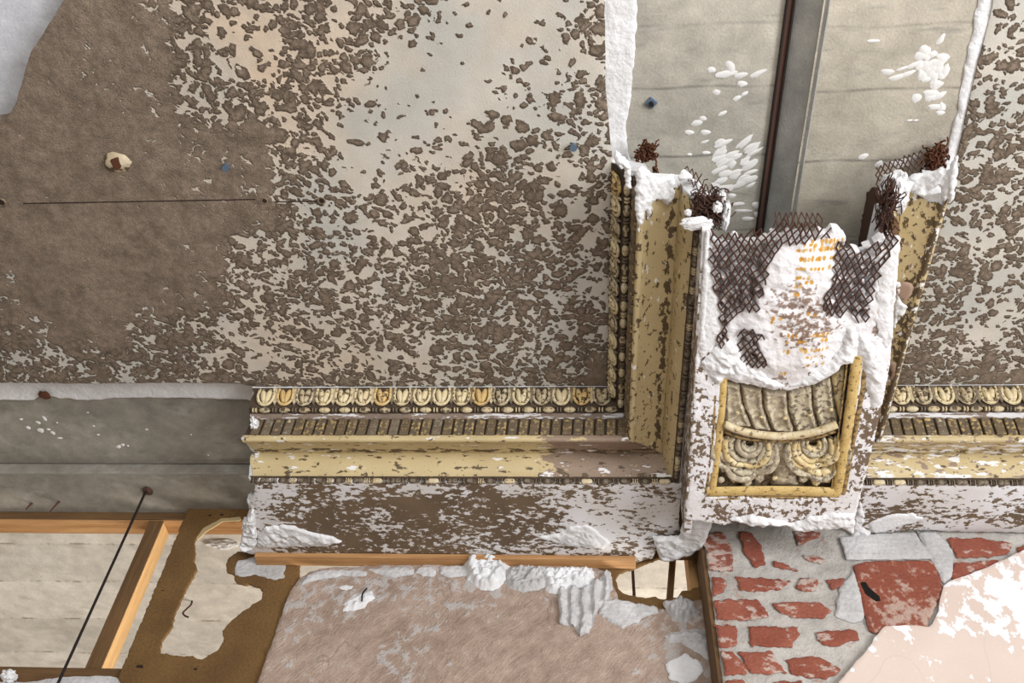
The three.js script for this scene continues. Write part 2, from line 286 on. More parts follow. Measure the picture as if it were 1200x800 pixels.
M.plasterGrey = bake([0, 0.6, 0, 0.6], 900, (u, v) => { const lo = fbm(u * 8, v * 8 + 4, 3), gr = fbm(u * 80, v * 80, 4, 0.6), st = n2(u * 12, v * 120); const c = mul3(mix3([176, 175, 174], [206, 205, 206], clamp(0.5 + 0.7 * lo)), 1 + 0.05 * gr + 0.03 * st); return [...c, 0.5 + 0.2 * gr + 0.1 * st]; }, 0.006, 0.88);
function woodTex(c1, c2, seed) { return (u, v) => { const y = v + seed + 0.01 * n2(u * 2.5, seed), g = fbm(u * 3 + seed, y * 60, 4, 0.6), f = n2(u * 25, y * 420); return [...mul3(mix3(c1, c2, clamp(0.5 + 0.55 * g)), 1 + 0.06 * f), 0.5 + 0.2 * g + 0.1 * f]; }; }
M.pine = bake([0, 1.2, 0, 0.3], 800, woodTex([194, 150, 100], [160, 114, 70], 1.3), 0.0015, 0.7);
M.oldOrShadedWood = bake([0, 1.2, 0, 0.3], 700, woodTex([118, 88, 54], [88, 64, 38], 4.1), 0.003, 0.85);  // aged timber; also the painted shade on stud and plate fronts
M.palePost = bake([0, 1.2, 0, 0.3], 700, woodTex([214, 176, 122], [190, 146, 92], 7.7), 0.0015, 0.7);
M.board = bake([0, 0.8, 0, 0.8], 800, (u, v) => { const lo = fbm(u * 6, v * 6, 3), f = fbm(u * 130, v * 130, 3, 0.7), s = sstep(1.0, 1.4, fbm(u * 25, v * 25 + 5, 3)); return [...mix3(mul3(mix3([122, 92, 52], [98, 72, 40], clamp(0.5 + 0.6 * lo)), 1 + 0.12 * f), [62, 40, 24], 0.6 * s), 0.5 + 0.2 * f]; }, 0.002, 0.95);
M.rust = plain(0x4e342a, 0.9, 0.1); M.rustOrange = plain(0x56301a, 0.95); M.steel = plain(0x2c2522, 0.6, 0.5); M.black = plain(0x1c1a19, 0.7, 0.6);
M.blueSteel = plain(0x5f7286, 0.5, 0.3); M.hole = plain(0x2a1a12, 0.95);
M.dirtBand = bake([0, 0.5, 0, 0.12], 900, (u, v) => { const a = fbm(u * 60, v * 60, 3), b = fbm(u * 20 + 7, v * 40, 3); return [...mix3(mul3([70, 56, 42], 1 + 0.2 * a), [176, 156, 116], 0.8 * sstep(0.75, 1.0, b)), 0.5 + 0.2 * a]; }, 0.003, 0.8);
const gilt = (c1, c2, spot, amount, seed) => bake([0, 0.2, 0, 0.2], 900, (u, v) => { const a = fbm(u * 40 + seed, v * 40, 3), b = fbm(u * 130 + seed, v * 130, 3, 0.6); return [...mix3(mul3(mix3(c1, c2, clamp(0.5 + 0.7 * a)), 1 + 0.06 * b), spot, 0.85 * sstep(-0.06, 0.06, layer(fbm(u * 75 - seed, v * 75, 3, 0.6), amount)))]; }, 0, 0.6);
M.eggA = gilt([206, 188, 146], [222, 208, 172], [84, 66, 46], 0.16, 1); M.eggB = gilt([194, 160, 98], [214, 190, 140], [78, 58, 38], 0.22, 5); M.eggC = gilt([168, 150, 116], [206, 194, 166], [72, 58, 44], 0.32, 9);
M.leafA = gilt([92, 78, 60], [116, 100, 78], [170, 148, 100], 0.16, 13); M.leafB = gilt([84, 72, 58], [104, 92, 76], [192, 164, 104], 0.26, 17); M.leafC = gilt([98, 84, 66], [124, 112, 94], [150, 144, 130], 0.12, 21);
M.bead = gilt([214, 202, 172], [190, 170, 128], [112, 92, 68], 0.12, 25); M.beadDark = gilt([104, 92, 76], [136, 124, 106], [64, 52, 40], 0.3, 29);
M.acanth = gilt([206, 196, 166], [178, 168, 146], [108, 96, 84], 0.26, 33); M.acanthDark = gilt([150, 138, 122], [176, 162, 136], [206, 196, 170], 0.3, 37); M.acanthPale = gilt([222, 210, 176], [206, 182, 128], [96, 82, 68], 0.12, 41);
M.frameYellow = gilt([212, 184, 122], [196, 166, 100], [106, 84, 54], 0.07, 45); M.frameOld = gilt([150, 122, 74], [172, 146, 96], [84, 66, 44], 0.35, 49);
M.panelBed = gilt([120, 104, 82], [150, 134, 108], [78, 62, 46], 0.3, 53);

// ------------------------------------------------------------------ the setting
// plaster ceiling left of the beam, with the fallen corner
{
  const hole = uvs(ceilPlane, [[0, 143], [10, 136], [18, 120], [26, 96], [29, 80], [36, 62], [50, 40], [62, 20], [72, 4], [78, -8]]); hole.push([-1.0, 0.4], [-1.3, 0.2], [-2.2, 0.25], [-2.1, 0.9], [-1.7, 0.98]);
  const edge = uvs(ceilPlane, [[709, -60], [709, 40], [710, 110], [715, 160], [718, 195]]);
  const ceil = mesh('ceiling', sheet(ceilPlane, [[ROOM.x0, -ROOM.z1], [0.06, -ROOM.z1], [0.06, 0.3], ...edge, [X0 + 0.004, 1.3], [X0 + 0.004, D0 + 0.006], [-0.93, D0 + 0.004], ...uvs(ceilPlane, [[280, 450], [200, 449], [100, 450], [0, 449]]), [ROOM.x0, 1.8]], { thick: 0.05, base: -0.05, cell: 0.02, rough: 0.0022, freq: 30, holes: [hole], mat: M.ceilL, round: 0.003 }), M.ceilL);
  structure(ceil, 'brown textured coating flaking off a pale plaster ceiling panel', 'ceiling');
  // joint line, screw holes, pipe end and plugs in the plaster
  const p = (x, y) => uv(x, y, ceilPlane);
  const a = p(26, 236), b = p(300, 236), c = p(322, 236), d = p(372, 236);
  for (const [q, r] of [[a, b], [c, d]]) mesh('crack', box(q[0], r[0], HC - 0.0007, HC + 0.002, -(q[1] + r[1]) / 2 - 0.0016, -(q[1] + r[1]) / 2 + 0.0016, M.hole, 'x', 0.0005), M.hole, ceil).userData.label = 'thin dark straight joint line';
  for (const [x, y, r] of [[2, 237, 5], [310, 235, 3.6], [377, 235, 4.2]]) {
    const q = hit(x, y, ceilPlane), rr = r / 500;
    const ring = new THREE.TorusGeometry(rr, rr * 0.28, 6, 14); ring.rotateX(Math.PI / 2); ring.translate(q.x, q.y, q.z);
    const cup = new THREE.CylinderGeometry(rr * 0.95, rr * 0.95, 0.012, 14); cup.translate(q.x, q.y + 0.0045, q.z);
    mesh('screw_hole_rim', boxUV(ring, M.panelBed), M.panelBed, ceil); mesh('screw_hole', cup, M.hole, ceil);
  }
  const q = hit(137, 190, ceilPlane);
  const cone = sheet(ceilPlane, uvs(ceilPlane, [[120, 188], [124, 180], [132, 178], [146, 181], [155, 190], [150, 200], [138, 202], [126, 198]]), { thick: 0.004, cell: 0.004, round: 0.008, rough: 0.002, mat: M.plasterWhite, relief: (u, v, s) => Math.min(0.012, s * 0.5) });
  mesh('plaster_patch', cone, M.eggC, ceil).userData.label = 'small pale plaster ring around a rusty hole';
  const rust = sheet(ceilPlane, uvs(ceilPlane, [[132, 184], [140, 182], [145, 192], [140, 196], [136, 192]]), { thick: 0.018, cell: 0.003, rough: 0.001, mat: M.rust });
  mesh('rusty_pipe_end', rust, M.rustOrange, ceil);
  for (const [x, y] of [[266, 194], [672, 170]]) { const w = hit(x, y, ceilPlane); const g = new THREE.CylinderGeometry(0.006, 0.009, 0.02, 8); g.translate(w.x, w.y - 0.006, w.z); const h = mesh('wall_plug', g, M.blueSteel, ceil); h.userData.label = 'grey-blue metal plug in the ceiling'; }
}
{
  const e = uvs(ceilPlane, [[1168, -60], [1164, 10], [1148, 70], [1134, 130], [1122, 185]]);
  const g = sheet(ceilPlane, [[0.86, -ROOM.z1], [ROOM.x1, -ROOM.z1], [ROOM.x1, D0 + 0.006], [X1 - 0.004, D0 + 0.006], [X1 - 0.004, 1.2], ...e.reverse(), [0.86, 0.3]], { thick: 0.05, base: -0.05, cell: 0.02, rough: 0.002, freq: 30, mat: M.ceilR, round: 0.003 });
  structure(mesh('ceiling', g, M.ceilR), 'mottled brown and cream ceiling panel on the far side of the beam from the corner hole', 'ceiling');
}
// concrete slab above
structure(mesh('ceiling_slab', box(ROOM.x0, 0.11, SLAB, SLAB + 0.12, -2.19, ROOM.z1, M.slabGrey, 'x'), M.slabGrey), 'bare grey concrete slab where the cornice has fallen off', 'slab');
const slabMain = scene.children[scene.children.length - 1];
structure(mesh('ceiling_slab', box(0.95, ROOM.x1, SLAB, SLAB + 0.12, -2.5, ROOM.z1, M.slabGrey, 'x'), M.slabGrey), 'concrete slab above the far ceiling panel', 'slab');
structure(mesh('ceiling_slab', sheet(slabPlane, uvs(slabPlane, [[-420, 170], [-420, -420], [300, -420], [140, -60], [110, 20], [60, 90], [30, 160]]), { thick: 0.006, cell: 0.02, mat: M.slabPale, relief: (u, v) => 0.002 * fbm(u * 12, v * 12, 3) }), M.slabPale), 'pale blue-grey bare concrete in the broken corner of the ceiling', 'slab');
structure(mesh('ceiling_beam', box(ROOM.x0, 0.11, 2.012, 2.2, -2.5, -2.195, M.slabGrey, 'x', 0.006), M.slabGrey), 'grey concrete ledge along the top of the timber partition', 'beam');
{
  // channel of the missing beam casing: flat slab, groove with a steel strip, bevelled step, lower slab
  const flat = (pl, x0, x1, m) => sheet(pl, [[x0, -ROOM.z1], [x1, -ROOM.z1], [x1, 2.5], [x0, 2.5]], { thick: 0.1, base: -0.1, cell: 0.1, mat: m });
  const s = structure(mesh('ceiling_slab', flat(slabPlane, 0.05, 0.447, M.slabChannel), M.slabChannel), 'board-marked concrete soffit between white plaster edge and dark steel strip', 'slab');
  globalThis.slabChan = s;
  const r = structure(mesh('ceiling_slab', flat(slabLow, 0.515, 1.0, M.slabChannelR), M.slabChannelR), 'beige board-marked concrete soffit with a cluster of white flakes', 'slab');
  globalThis.slabChanR = r;
  const st = plane3(V(0.462, 2.055, 0), V(0.462, 2.055, -1), V(0.522, 2.010, 0), V(-0.5, -0.8, 0));
  structure(mesh('ceiling_step', sheet(st, [[-ROOM.z1, 0], [2.5, 0], [2.5, 0.08], [-ROOM.z1, 0.08]], { thick: 0.05, base: -0.05, cell: 0.05, mat: M.slabStep }), M.slabStep), 'smooth grey bevelled concrete step beside the steel strip', 'slab');
  const strip = thing('steel_strip', 'dark rusty steel strip running in the joint of the concrete soffit', 'strip');
  mesh('web', box(0.447, 0.462, SLAB - 0.004, SLAB + 0.05, -2.2, ROOM.z1 - 0.01, M.rust, 'z', 0.001), M.rust, strip);
  mesh('lip', box(0.4445, 0.449, SLAB - 0.009, SLAB + 0.02, -2.2, ROOM.z1 - 0.01, M.steel, 'z', 0.001), M.steel, strip);
  mesh('lip', box(0.4595, 0.4645, SLAB - 0.008, SLAB + 0.02, -2.2, ROOM.z1 - 0.01, M.steel, 'z', 0.001), M.steel, strip);
}
// slab over the room behind, seen through the openings
structure(mesh('ceiling_back', box(ROOM.x0, 2.2, 2.05, 2.2, -6.2, -2.47, M.slabBack, 'x'), M.slabBack), 'sunlit cream board-marked concrete soffit beyond the timber partition', 'ceiling');
setUV(scene.children[scene.children.length - 1].geometry, M.slabBack, i => { const p = scene.children[scene.children.length - 1].geometry.attributes.position; return [p.getX(i), -p.getZ(i)]; });
// room shell out of view: floor, walls with window openings
M.shell = bake([0, 2, 0, 2], 60, concrete([138, 130, 120], [156, 148, 138], 6), 0, 0.9);
M.floor = bake([0, 2, 0, 2], 60, concrete([150, 144, 134], [170, 164, 154], 7), 0, 0.85);
const F = -Y0;
structure(mesh('floor', box(ROOM.x0 - 0.2, ROOM.x1 + 0.2, F - 0.15, F, -6.3, ROOM.z1 + 0.2, M.floor), M.floor), 'pale concrete floor', 'floor');
structure(mesh('wall_left', box(ROOM.x0 - 0.2, ROOM.x0, F, 2.2, -6.3, ROOM.z1 + 0.2, M.shell), M.shell), 'plain plastered side wall', 'wall');
function wallWith(name, label, along, fix, a0, a1, w) {                        // a wall with one window opening w = [a, a, y, y]
  const b = (p, q, y0, y1) => along === 'z' ? box(fix[0], fix[1], y0, y1, p, q, M.shell) : box(p, q, y0, y1, fix[0], fix[1], M.shell);
  const g = mergeGeometries([b(a0, w[0], F, 2.2), b(w[1], a1, F, 2.2), b(w[0], w[1], F, w[2]), b(w[0], w[1], w[3], 2.2)]);
  structure(mesh(name, g, M.shell), label, 'wall');
  const bar = (p, q, y0, y1) => along === 'z' ? box((fix[0] + fix[1]) / 2 - 0.02 + 0.06, (fix[0] + fix[1]) / 2 + 0.02 + 0.06, y0, y1, p, q, M.palePost, 'y') : box(p, q, y0, y1, (fix[0] + fix[1]) / 2 + 0.04, (fix[0] + fix[1]) / 2 + 0.08, M.palePost, 'y');
  const m = (w[0] + w[1]) / 2;
  return mergeGeometries([bar(w[0], w[0] + 0.05, w[2], w[3]), bar(w[1] - 0.05, w[1], w[2], w[3]), bar(m - 0.025, m + 0.025, w[2], w[3]), bar(w[0], w[1], w[2], w[2] + 0.05), bar(w[0], w[1], w[3] - 0.05, w[3])]);
}
structure(mesh('window_1', wallWith('wall_right', 'plain wall with a wide window', 'z', [ROOM.x1, ROOM.x1 + 0.2], -2.5, ROOM.z1 + 0.2, [-0.3, 2.3, 0.5 + F, 2.2 + F]), M.palePost), 'timber window frame', 'window');
structure(mesh('window_2', wallWith('wall_rear', 'plain wall with windows at the back of the room', 'x', [ROOM.z1, ROOM.z1 + 0.2], ROOM.x0, ROOM.x1, [-1.3, 2.1, 0.5 + F, 2.4 + F]), M.palePost), 'timber window frame', 'window');
structure(mesh('window_3', wallWith('wall_back_side', 'side wall with a window of the room behind', 'z', [1.6, 1.8], -6.2, -2.5, [-4.95, -3.25, 1.0 + F, 2.4 + F]), M.palePost), 'timber window frame', 'window');
structure(mesh('wall_back', box(ROOM.x0, 1.8, F, 2.2, -6.3, -6.1, M.shell), M.shell), 'far wall of the room behind', 'wall');

// ------------------------------------------------------------------ timber partition with torn backing board
const DP = 2.385;
{
  const P = (x, y, d) => hit(x, y, vert(d));
  const yTop = P(100, 600, DP).y, xr = 0.36;
  const tp = thing('top_plate', 'orange pine top plate under the concrete ledge', 'timber');
  mesh('plate_body', box(ROOM.x0 + 0.01, xr, yTop - 0.03, yTop, -DP - 0.075, -DP - 0.004, M.pine, 'x'), M.pine, tp);
  mesh('plate_shaded_face', box(ROOM.x0 + 0.01, xr, yTop - 0.029, yTop, -DP - 0.005, -DP + 0.002, M.oldOrShadedWood, 'x'), M.oldOrShadedWood, tp).userData.label = 'front face with its shade painted dark brown';  // shade of the plate front painted as a strip of darker wood
  const xa = P(176, 610, DP + 0.006).x, xb = P(192, 610, DP + 0.006).x;
  const yb = P(60, 783, DP).y;
  const stud = thing('timber_stud', 'upright pine stud between the thin steel rod and the torn brown board', 'timber');
  mesh('stud_body', box(xa, xb, F, yTop - 0.031, -DP - 0.075, -DP - 0.008, M.palePost, 'y'), M.palePost, stud);
  mesh('stud_shaded_face', box(xa - 0.001, xb + 0.0005, F, yTop - 0.031, -DP - 0.009, -DP - 0.003, M.oldOrShadedWood, 'y'), M.oldOrShadedWood, stud).userData.label = 'front face with its shade painted dark brown';  // unlit front of the stud, its shade painted in dark brown
  tag(mesh('bottom_rail', box(ROOM.x0 + 0.01, -1.03, yb - 0.05, yb, -DP - 0.012, -DP + 0.008, M.oldOrShadedWood, 'x'), M.oldOrShadedWood), 'dark weathered rail at the foot of the partition opening', 'timber');
  const infill = vert(DP - 0.03), top = uvs(infill, [[-60, 803], [10, 804], [40, 803], [60, 799], [90, 797], [130, 796], [142, 798]]);
  structure(mesh('wall_infill', sheet(infill, [...top.reverse(), [ROOM.x0, top[0][1]], [ROOM.x0, F], [-1.12, F]], { thick: 0.02, cell: 0.02, mat: M.plasterGrey, rough: 0.004, relief: (u, v) => 0.005 * fbm(u * 20, v * 20, 3) }), M.plasterGrey), 'rough grey plaster below the rail', 'wall');
  const pw = hit(14, 797, infill); tag(mesh('plaster_lump', lump(V(pw.x, pw.y, pw.z + 0.02), [0.022, 0.016, 0.02], 3, M.plasterWhite), M.plasterWhite), 'white crumpled lump lying on the dark bottom rail', 'plaster');

  const bp = vert(2.376);
  const holeL = uvs(bp, [[231, 631], [242, 622], [252, 616], [261, 612], [283, 611], [305, 612], [300, 645], [278, 649], [270, 655], [265, 662], [267, 671], [275, 675], [276, 684], [291, 686], [300, 688], [309, 693], [307, 704], [291, 715], [280, 722], [272, 730], [261, 742], [263, 750], [261, 756], [257, 764], [245, 770], [238, 775], [225, 771], [212, 771], [200, 769], [188, 768], [190, 753], [202, 737], [205, 722], [210, 712], [220, 690], [226, 680], [232, 668], [228, 660], [230, 649], [228, 640]]);
  const L = uvs(bp, [[222, 597], [138, 800]]), slope = (L[1][0] - L[0][0]) / (L[1][1] - L[0][1]);
  const board = thing('backing_board', 'brown fibre backing board with a large torn hole beside the pine stud', 'board');
  mesh('panel', sheet(bp, [[L[0][0], L[0][1]], [uv(352, 597, bp)[0], L[0][1]], [uv(352, 680, bp)[0], uv(352, 680, bp)[1]], [-0.80, F], [L[0][0] + slope * (F - L[0][1]), F]], { thick: 0.012, cell: 0.005, rough: 0.0045, freq: 62, holes: [holeL], mat: M.board, round: 0.002 }), M.board, board);
  const rimM = plain(0xc8b184, 0.95);
  mesh('torn_edge', sheet(bp, uvs(bp, [[231, 634], [240, 622], [260, 611], [283, 609], [283, 613], [262, 614], [243, 626], [233, 636]]), { thick: 0.004, base: 0.011, cell: 0.004, rough: 0.002, mat: M.plasterWhite }), rimM, board).userData.label = 'pale torn paper edge';
  for (const [x, y, l, an] of [[247, 607, 5, 0.2], [261, 606, 4, 0], [192, 695, 5, 0.6], [230, 787, 6, 0], [165, 784, 8, 0.1]]) { const c = uv(x, y, bp), w = l / 750; mesh('nail_tear', sheet(bp, [[c[0] - w, c[1] - w * 0.3], [c[0] + w, c[1] - w * (0.3 - an)], [c[0] + w * 0.8, c[1] + w * 0.5], [c[0] - w * 0.7, c[1] + w * 0.4]], { thick: 0.0025, base: 0.012, cell: 0.003, rough: 0.002, mat: M.rust }), M.hole, board); }
  mesh('plaster_smear', sheet(bp, uvs(bp, [[276, 668], [280, 660], [292, 657], [300, 655], [330, 660], [336, 664], [334, 680], [325, 682], [312, 679], [298, 676], [284, 679], [277, 676]]), { thick: 0.004, base: 0.012, cell: 0.005, rough: 0.004, mat: M.plasterGrey, round: 0.004 }), M.plasterGrey, board);

  const holeR = uvs(bp, [[721, 682], [725, 673], [732, 671], [739, 669], [762, 660], [783, 652], [808, 645], [812, 660], [818, 680], [818, 690], [808, 694], [799, 694], [793, 702], [778, 705], [769, 702], [748, 702], [736, 700], [726, 694]]);
  const boardR = thing('backing_board', 'brown backing board around the bright jagged hole left of the brickwork', 'board');
  mesh('panel', sheet(bp, uvs(bp, [[690, 640], [850, 630], [862, 770], [680, 770]]), { thick: 0.012, cell: 0.006, rough: 0.004, freq: 50, holes: [holeR], mat: M.board, round: 0.002 }), M.board, boardR);
  // hanger rods and hook
  const rod = (name, label, a, b, r, m) => tag(mesh(name, tube([a, a.clone().lerp(b, 0.5), b], r, m, { sides: 8 }), m), label, 'rod');
  const ra = hit(172, 573, horiz(2.012)); const rb = V(ra.x, hit(65, 800, vert(-ra.z)).y - 0.25, ra.z);
  const rg = thing('hanger_rod', 'long thin steel rod hanging from the concrete ledge', 'rod');
  mesh('rod', tube([V(ra.x, 2.02, ra.z), ra.clone().lerp(rb, 0.5), rb], 0.0042, M.steel, { sides: 8 }), M.steel, rg);
  mesh('rod_socket', lump(V(ra.x + 0.003, 2.008, ra.z - 0.004), [0.016, 0.008, 0.018], 7, M.rust, 0.3, 2), M.rust, rg);
  const h1 = hit(741, 660, horiz(2.05)); rod('hanger_rod', 'short rusty rod in the bright jagged hole', V(h1.x, 2.05, h1.z), V(h1.x, hit(749, 698, vert(-h1.z)).y, h1.z), 0.0055, M.rust);
  const b2 = vert(2.46), p1 = hit(789, 648, b2), p2 = hit(784, 712, b2); rod('timber_lath', 'dark upright lath crossing the bright jagged hole', p1, p2, 0.011, M.oldOrShadedWood);
  const hk = horiz(2.05), k0 = hit(225, 704, hk), k = (x, y, d) => { const p = hit(x, y, vert(-k0.z)); return V(p.x, p.y, p.z + d); };
  tag(mesh('wire_hook', tube([V(k0.x, 2.05, k0.z), k(224, 708, 0), k(219, 714, 0.004), k(215, 719, 0.006), k(217, 722, 0.004), k(221, 723, 0)], 0.0035, M.rust), M.rust), 'small bent wire hook hanging behind the torn board', 'hook');
  const pp = hit(809, 670, vert(2.40)); tag(mesh('timber_stud', box(pp.x - 0.006, pp.x + 0.06, F, 1.93, -2.47, -2.392, M.palePost, 'y'), M.palePost), 'pale timber stud between the jagged hole and the brickwork', 'timber');
  const rl = hit(262, 636, hk); tag(mesh('plaster_lump', lump(V(rl.x, 2.045, rl.z), [0.05, 0.012, 0.02], 13, M.plasterWhite, 0.5), M.plasterWhite), 'crusty white residue on the soffit seen through the torn board', 'plaster');
  for (const [x, y, k, lb] of [[38, 590, 0.7, 'short curled rusty nail stuck in the concrete ledge'], [70, 588, 1.3, 'longer slanting rusty nail stuck in the concrete ledge']]) { const a = hit(x, y, horiz(2.012)); tag(mesh('rusty_nail', tube([V(a.x, 2.02, a.z), V(a.x - 0.003, 2.0, a.z + 0.004), V(a.x - 0.008 * k, 2.0 - 0.026 * k, a.z + 0.006)], 0.0045, M.rust, { taper: t => 1.2 - 0.6 * t }), M.rust), lb, 'nail'); }
}

// ------------------------------------------------------------------ plastered wall under the cornice
{
  const pl = vert(DW - 0.0), rect = [-1.2, 0.5, 1.1, 1.95];
  const grey = field(pl, rect, [[345, 690, 0.8], [350, 720, 0.7], [400, 670, 0.8], [425, 700, 1], [440, 690, 1], [410, 705, 0.6], [500, 665, 0.8], [508, 700, 0.7], [530, 702, 0.7], [575, 690, 0.9], [455, 760, 0.7], [470, 775, 0.7], [480, 795, 0.7], [505, 785, 0.4], [380, 760, 0], [330, 770, 0.25], [450, 730, 0], [550, 740, 0], [620, 760, 0], [680, 780, 0], [650, 700, 0.2], [700, 690, 0.6], [740, 720, 0.3], [780, 740, 0.8], [800, 760, 0.9], [750, 780, 0.3], [820, 700, 0.6], [720, 760, 0.0], [320, 795, 0.1], [600, 700, 0.1], [420, 790, 0.1], [560, 795, 0.0], [525, 790, 0.1], [430, 745, 0]], 3.5, 70);
  M.pink = bake(rect, 900, (u, v) => {
    const d = (u + v) * 0.7, lo = fbm(u * 5, v * 5, 3), md = fbm(u * 26, v * 26, 4, 0.6), sc = n2((u - v) * 190 + 6 * n2(u * 9, v * 9), d * 14), gr = fbm(u * 210, v * 210, 2, 0.7);
    let c = mix3([152, 131, 117], [180, 160, 146], clamp(0.5 + 0.55 * lo + 0.3 * md)); c = mul3(c, 1 + 0.05 * sc + 0.06 * gr + 0.04 * md);
    const k = sstep(-0.1, 0.35, layer(md * 1.0, clamp(grey(u, v) * 0.72 - 0.06))); c = mix3(c, mul3([182, 181, 181], 1 + 0.08 * gr), 0.7 * k);
    const cr = 1 - sstep(0.0, 0.05, Math.abs(fbm(u * 7 + 3, v * 7, 3, 0.5) + 0.02)); const crk = cr * sstep(0.45, 0.8, n2(u * 5 + 40, v * 5)); c = mix3(c, [110, 96, 86], 0.4 * crk);
    return [...c, 0.5 + 0.16 * md + 0.07 * sc + 0.1 * gr + 0.12 * k - 0.12 * crk];
  }, 0.008, 0.92);
  const top = uvs(pl, [[352, 674], [362, 668], [380, 664], [420, 662], [480, 660], [560, 660], [640, 660], [700, 664], [716, 672], [721, 690], [726, 704], [742, 708], [770, 712], [790, 710], [806, 704], [826, 700], [838, 704]]);
  const W = structure(mesh('wall_front', sheet(pl, [...top, [0.46, 1.5], [0.46, F], [-0.84, F], ...uvs(pl, [[300, 805], [318, 750], [336, 700], [342, 688]])], { thick: 0.022, base: -0.022, cell: 0.012, rough: 0.004, freq: 30, mat: M.pink, round: 0.006, relief: (u, v) => 0.004 * fbm(u * 14, v * 14, 4, 0.55) }), M.pink), 'rough pinkish plaster wall with grey smears below the cornice', 'wall');
  const blob = (list, label, m, o) => { const s = mesh('plaster_lump', sheet(pl, uvs(pl, list), { cell: 0.004, rough: 0.005, freq: 50, mat: m, ...o }), m, W); s.userData.label = label; };
  const ridge = (amp, f, sx = 1) => (u, v, s) => amp * sstep(0, 0.02, s) * (0.3 + Math.abs(fbm(u * f * sx, v * f, 4, 0.55)));
  blob([[543, 662], [552, 655], [572, 651], [585, 655], [598, 664], [590, 685], [578, 693], [560, 690], [548, 680]], 'white curled blob of mortar', M.plasterWhite, { thick: 0.012, round: 0.02, relief: ridge(0.035, 26), seed: 1 });
  blob([[590, 668], [610, 662], [640, 664], [660, 668], [655, 680], [635, 690], [615, 694], [596, 690]], 'grey mortar ridge under the batten', M.plasterGrey, { thick: 0.008, round: 0.015, relief: ridge(0.024, 30), seed: 2 });
  blob([[632, 672], [645, 666], [672, 664], [694, 666], [697, 676], [690, 688], [668, 690], [650, 697], [640, 692]], 'crusty white mortar', M.plasterWhite, { thick: 0.010, round: 0.015, relief: ridge(0.026, 34), seed: 3 });
  blob([[654, 690], [672, 688], [680, 692], [700, 680], [712, 668], [718, 676], [716, 700], [700, 716], [690, 742], [680, 745], [672, 735], [656, 732]], 'grey trowelled mortar with vertical ribs', M.plasterGrey, { thick: 0.008, round: 0.008, relief: (u, v, s) => 0.012 * sstep(-0.2, 0.4, Math.sin(u * 190 + 2 * n2(v * 12, 1))) + 0.006 * fbm(u * 30, v * 30, 3), seed: 4 });
  blob([[706, 704], [722, 702], [742, 706], [770, 712], [772, 718], [752, 724], [748, 730], [728, 736], [712, 728], [702, 720]], 'grey mortar tongue below the jagged hole', M.plasterGrey, { thick: 0.009, round: 0.008, relief: (u, v) => 0.006 * fbm((u + v) * 40, (u - v) * 10, 3), seed: 5 });
  blob([[776, 706], [796, 700], [812, 704], [818, 716], [806, 728], [790, 730], [782, 718]], 'puckered grey mortar beside the brickwork', M.plasterGrey, { thick: 0.010, round: 0.015, relief: ridge(0.03, 20, 2), seed: 6 });
  blob([[778, 745], [800, 738], [820, 736], [834, 752], [832, 775], [818, 765], [800, 755], [784, 752]], 'rough grey mortar patch', M.plasterGrey, { thick: 0.004, round: 0.012, relief: ridge(0.014, 30), seed: 7 });
  blob([[780, 780], [790, 772], [803, 766], [818, 775], [826, 784], [816, 797], [800, 802], [786, 798]], 'smooth white scab of plaster', M.plasterWhite, { thick: 0.007, round: 0.004, relief: null, seed: 8 });
  blob([[404, 706], [412, 698], [420, 694], [436, 692], [440, 700], [425, 712], [414, 716], [402, 716]], 'white smear of plaster with a nail', M.plasterWhite, { thick: 0.003, round: 0.006, relief: ridge(0.010, 40), seed: 9 });
  blob([[396, 688], [404, 685], [414, 687], [412, 692], [400, 692]], 'small pale plaster dab', M.plasterWhite, { thick: 0.003, round: 0.004, seed: 10 });
  for (const [l, s] of [[[[378, 668], [420, 667], [432, 671], [430, 676], [400, 675], [370, 680], [352, 686], [360, 674]], 11], [[[432, 667], [470, 664], [485, 667], [484, 673], [462, 677], [440, 672]], 12], [[[488, 665], [505, 664], [513, 669], [509, 676], [496, 675], [487, 671]], 13], [[[516, 664], [545, 662], [552, 668], [548, 675], [525, 677], [515, 672]], 14]]) blob(l, 'cracked grey mortar strip under the batten', M.plasterGrey, { thick: 0.006, round: 0.006, relief: ridge(0.004, 40), rough: 0.003, seed: s });
  const na = hit(430, 689, pl, 0.006), nb = hit(424, 704, pl, 0.012); tag(mesh('bent_nail', tube([na, na.clone().lerp(nb, 0.5).add(V(-0.004, 0, 0.006)), nb], 0.0024, M.steel), M.steel), 'thin dark nail in the white smear on the pink wall', 'nail');
  // pine batten under the frieze
  const bt = tag(mesh('batten', box(-1.0, 0.165, HF - 0.021, HF - 0.0035, -2.362, -2.318, M.pine, 'x'), M.pine), 'long pine batten along the foot of the peeling cornice', 'timber');
}

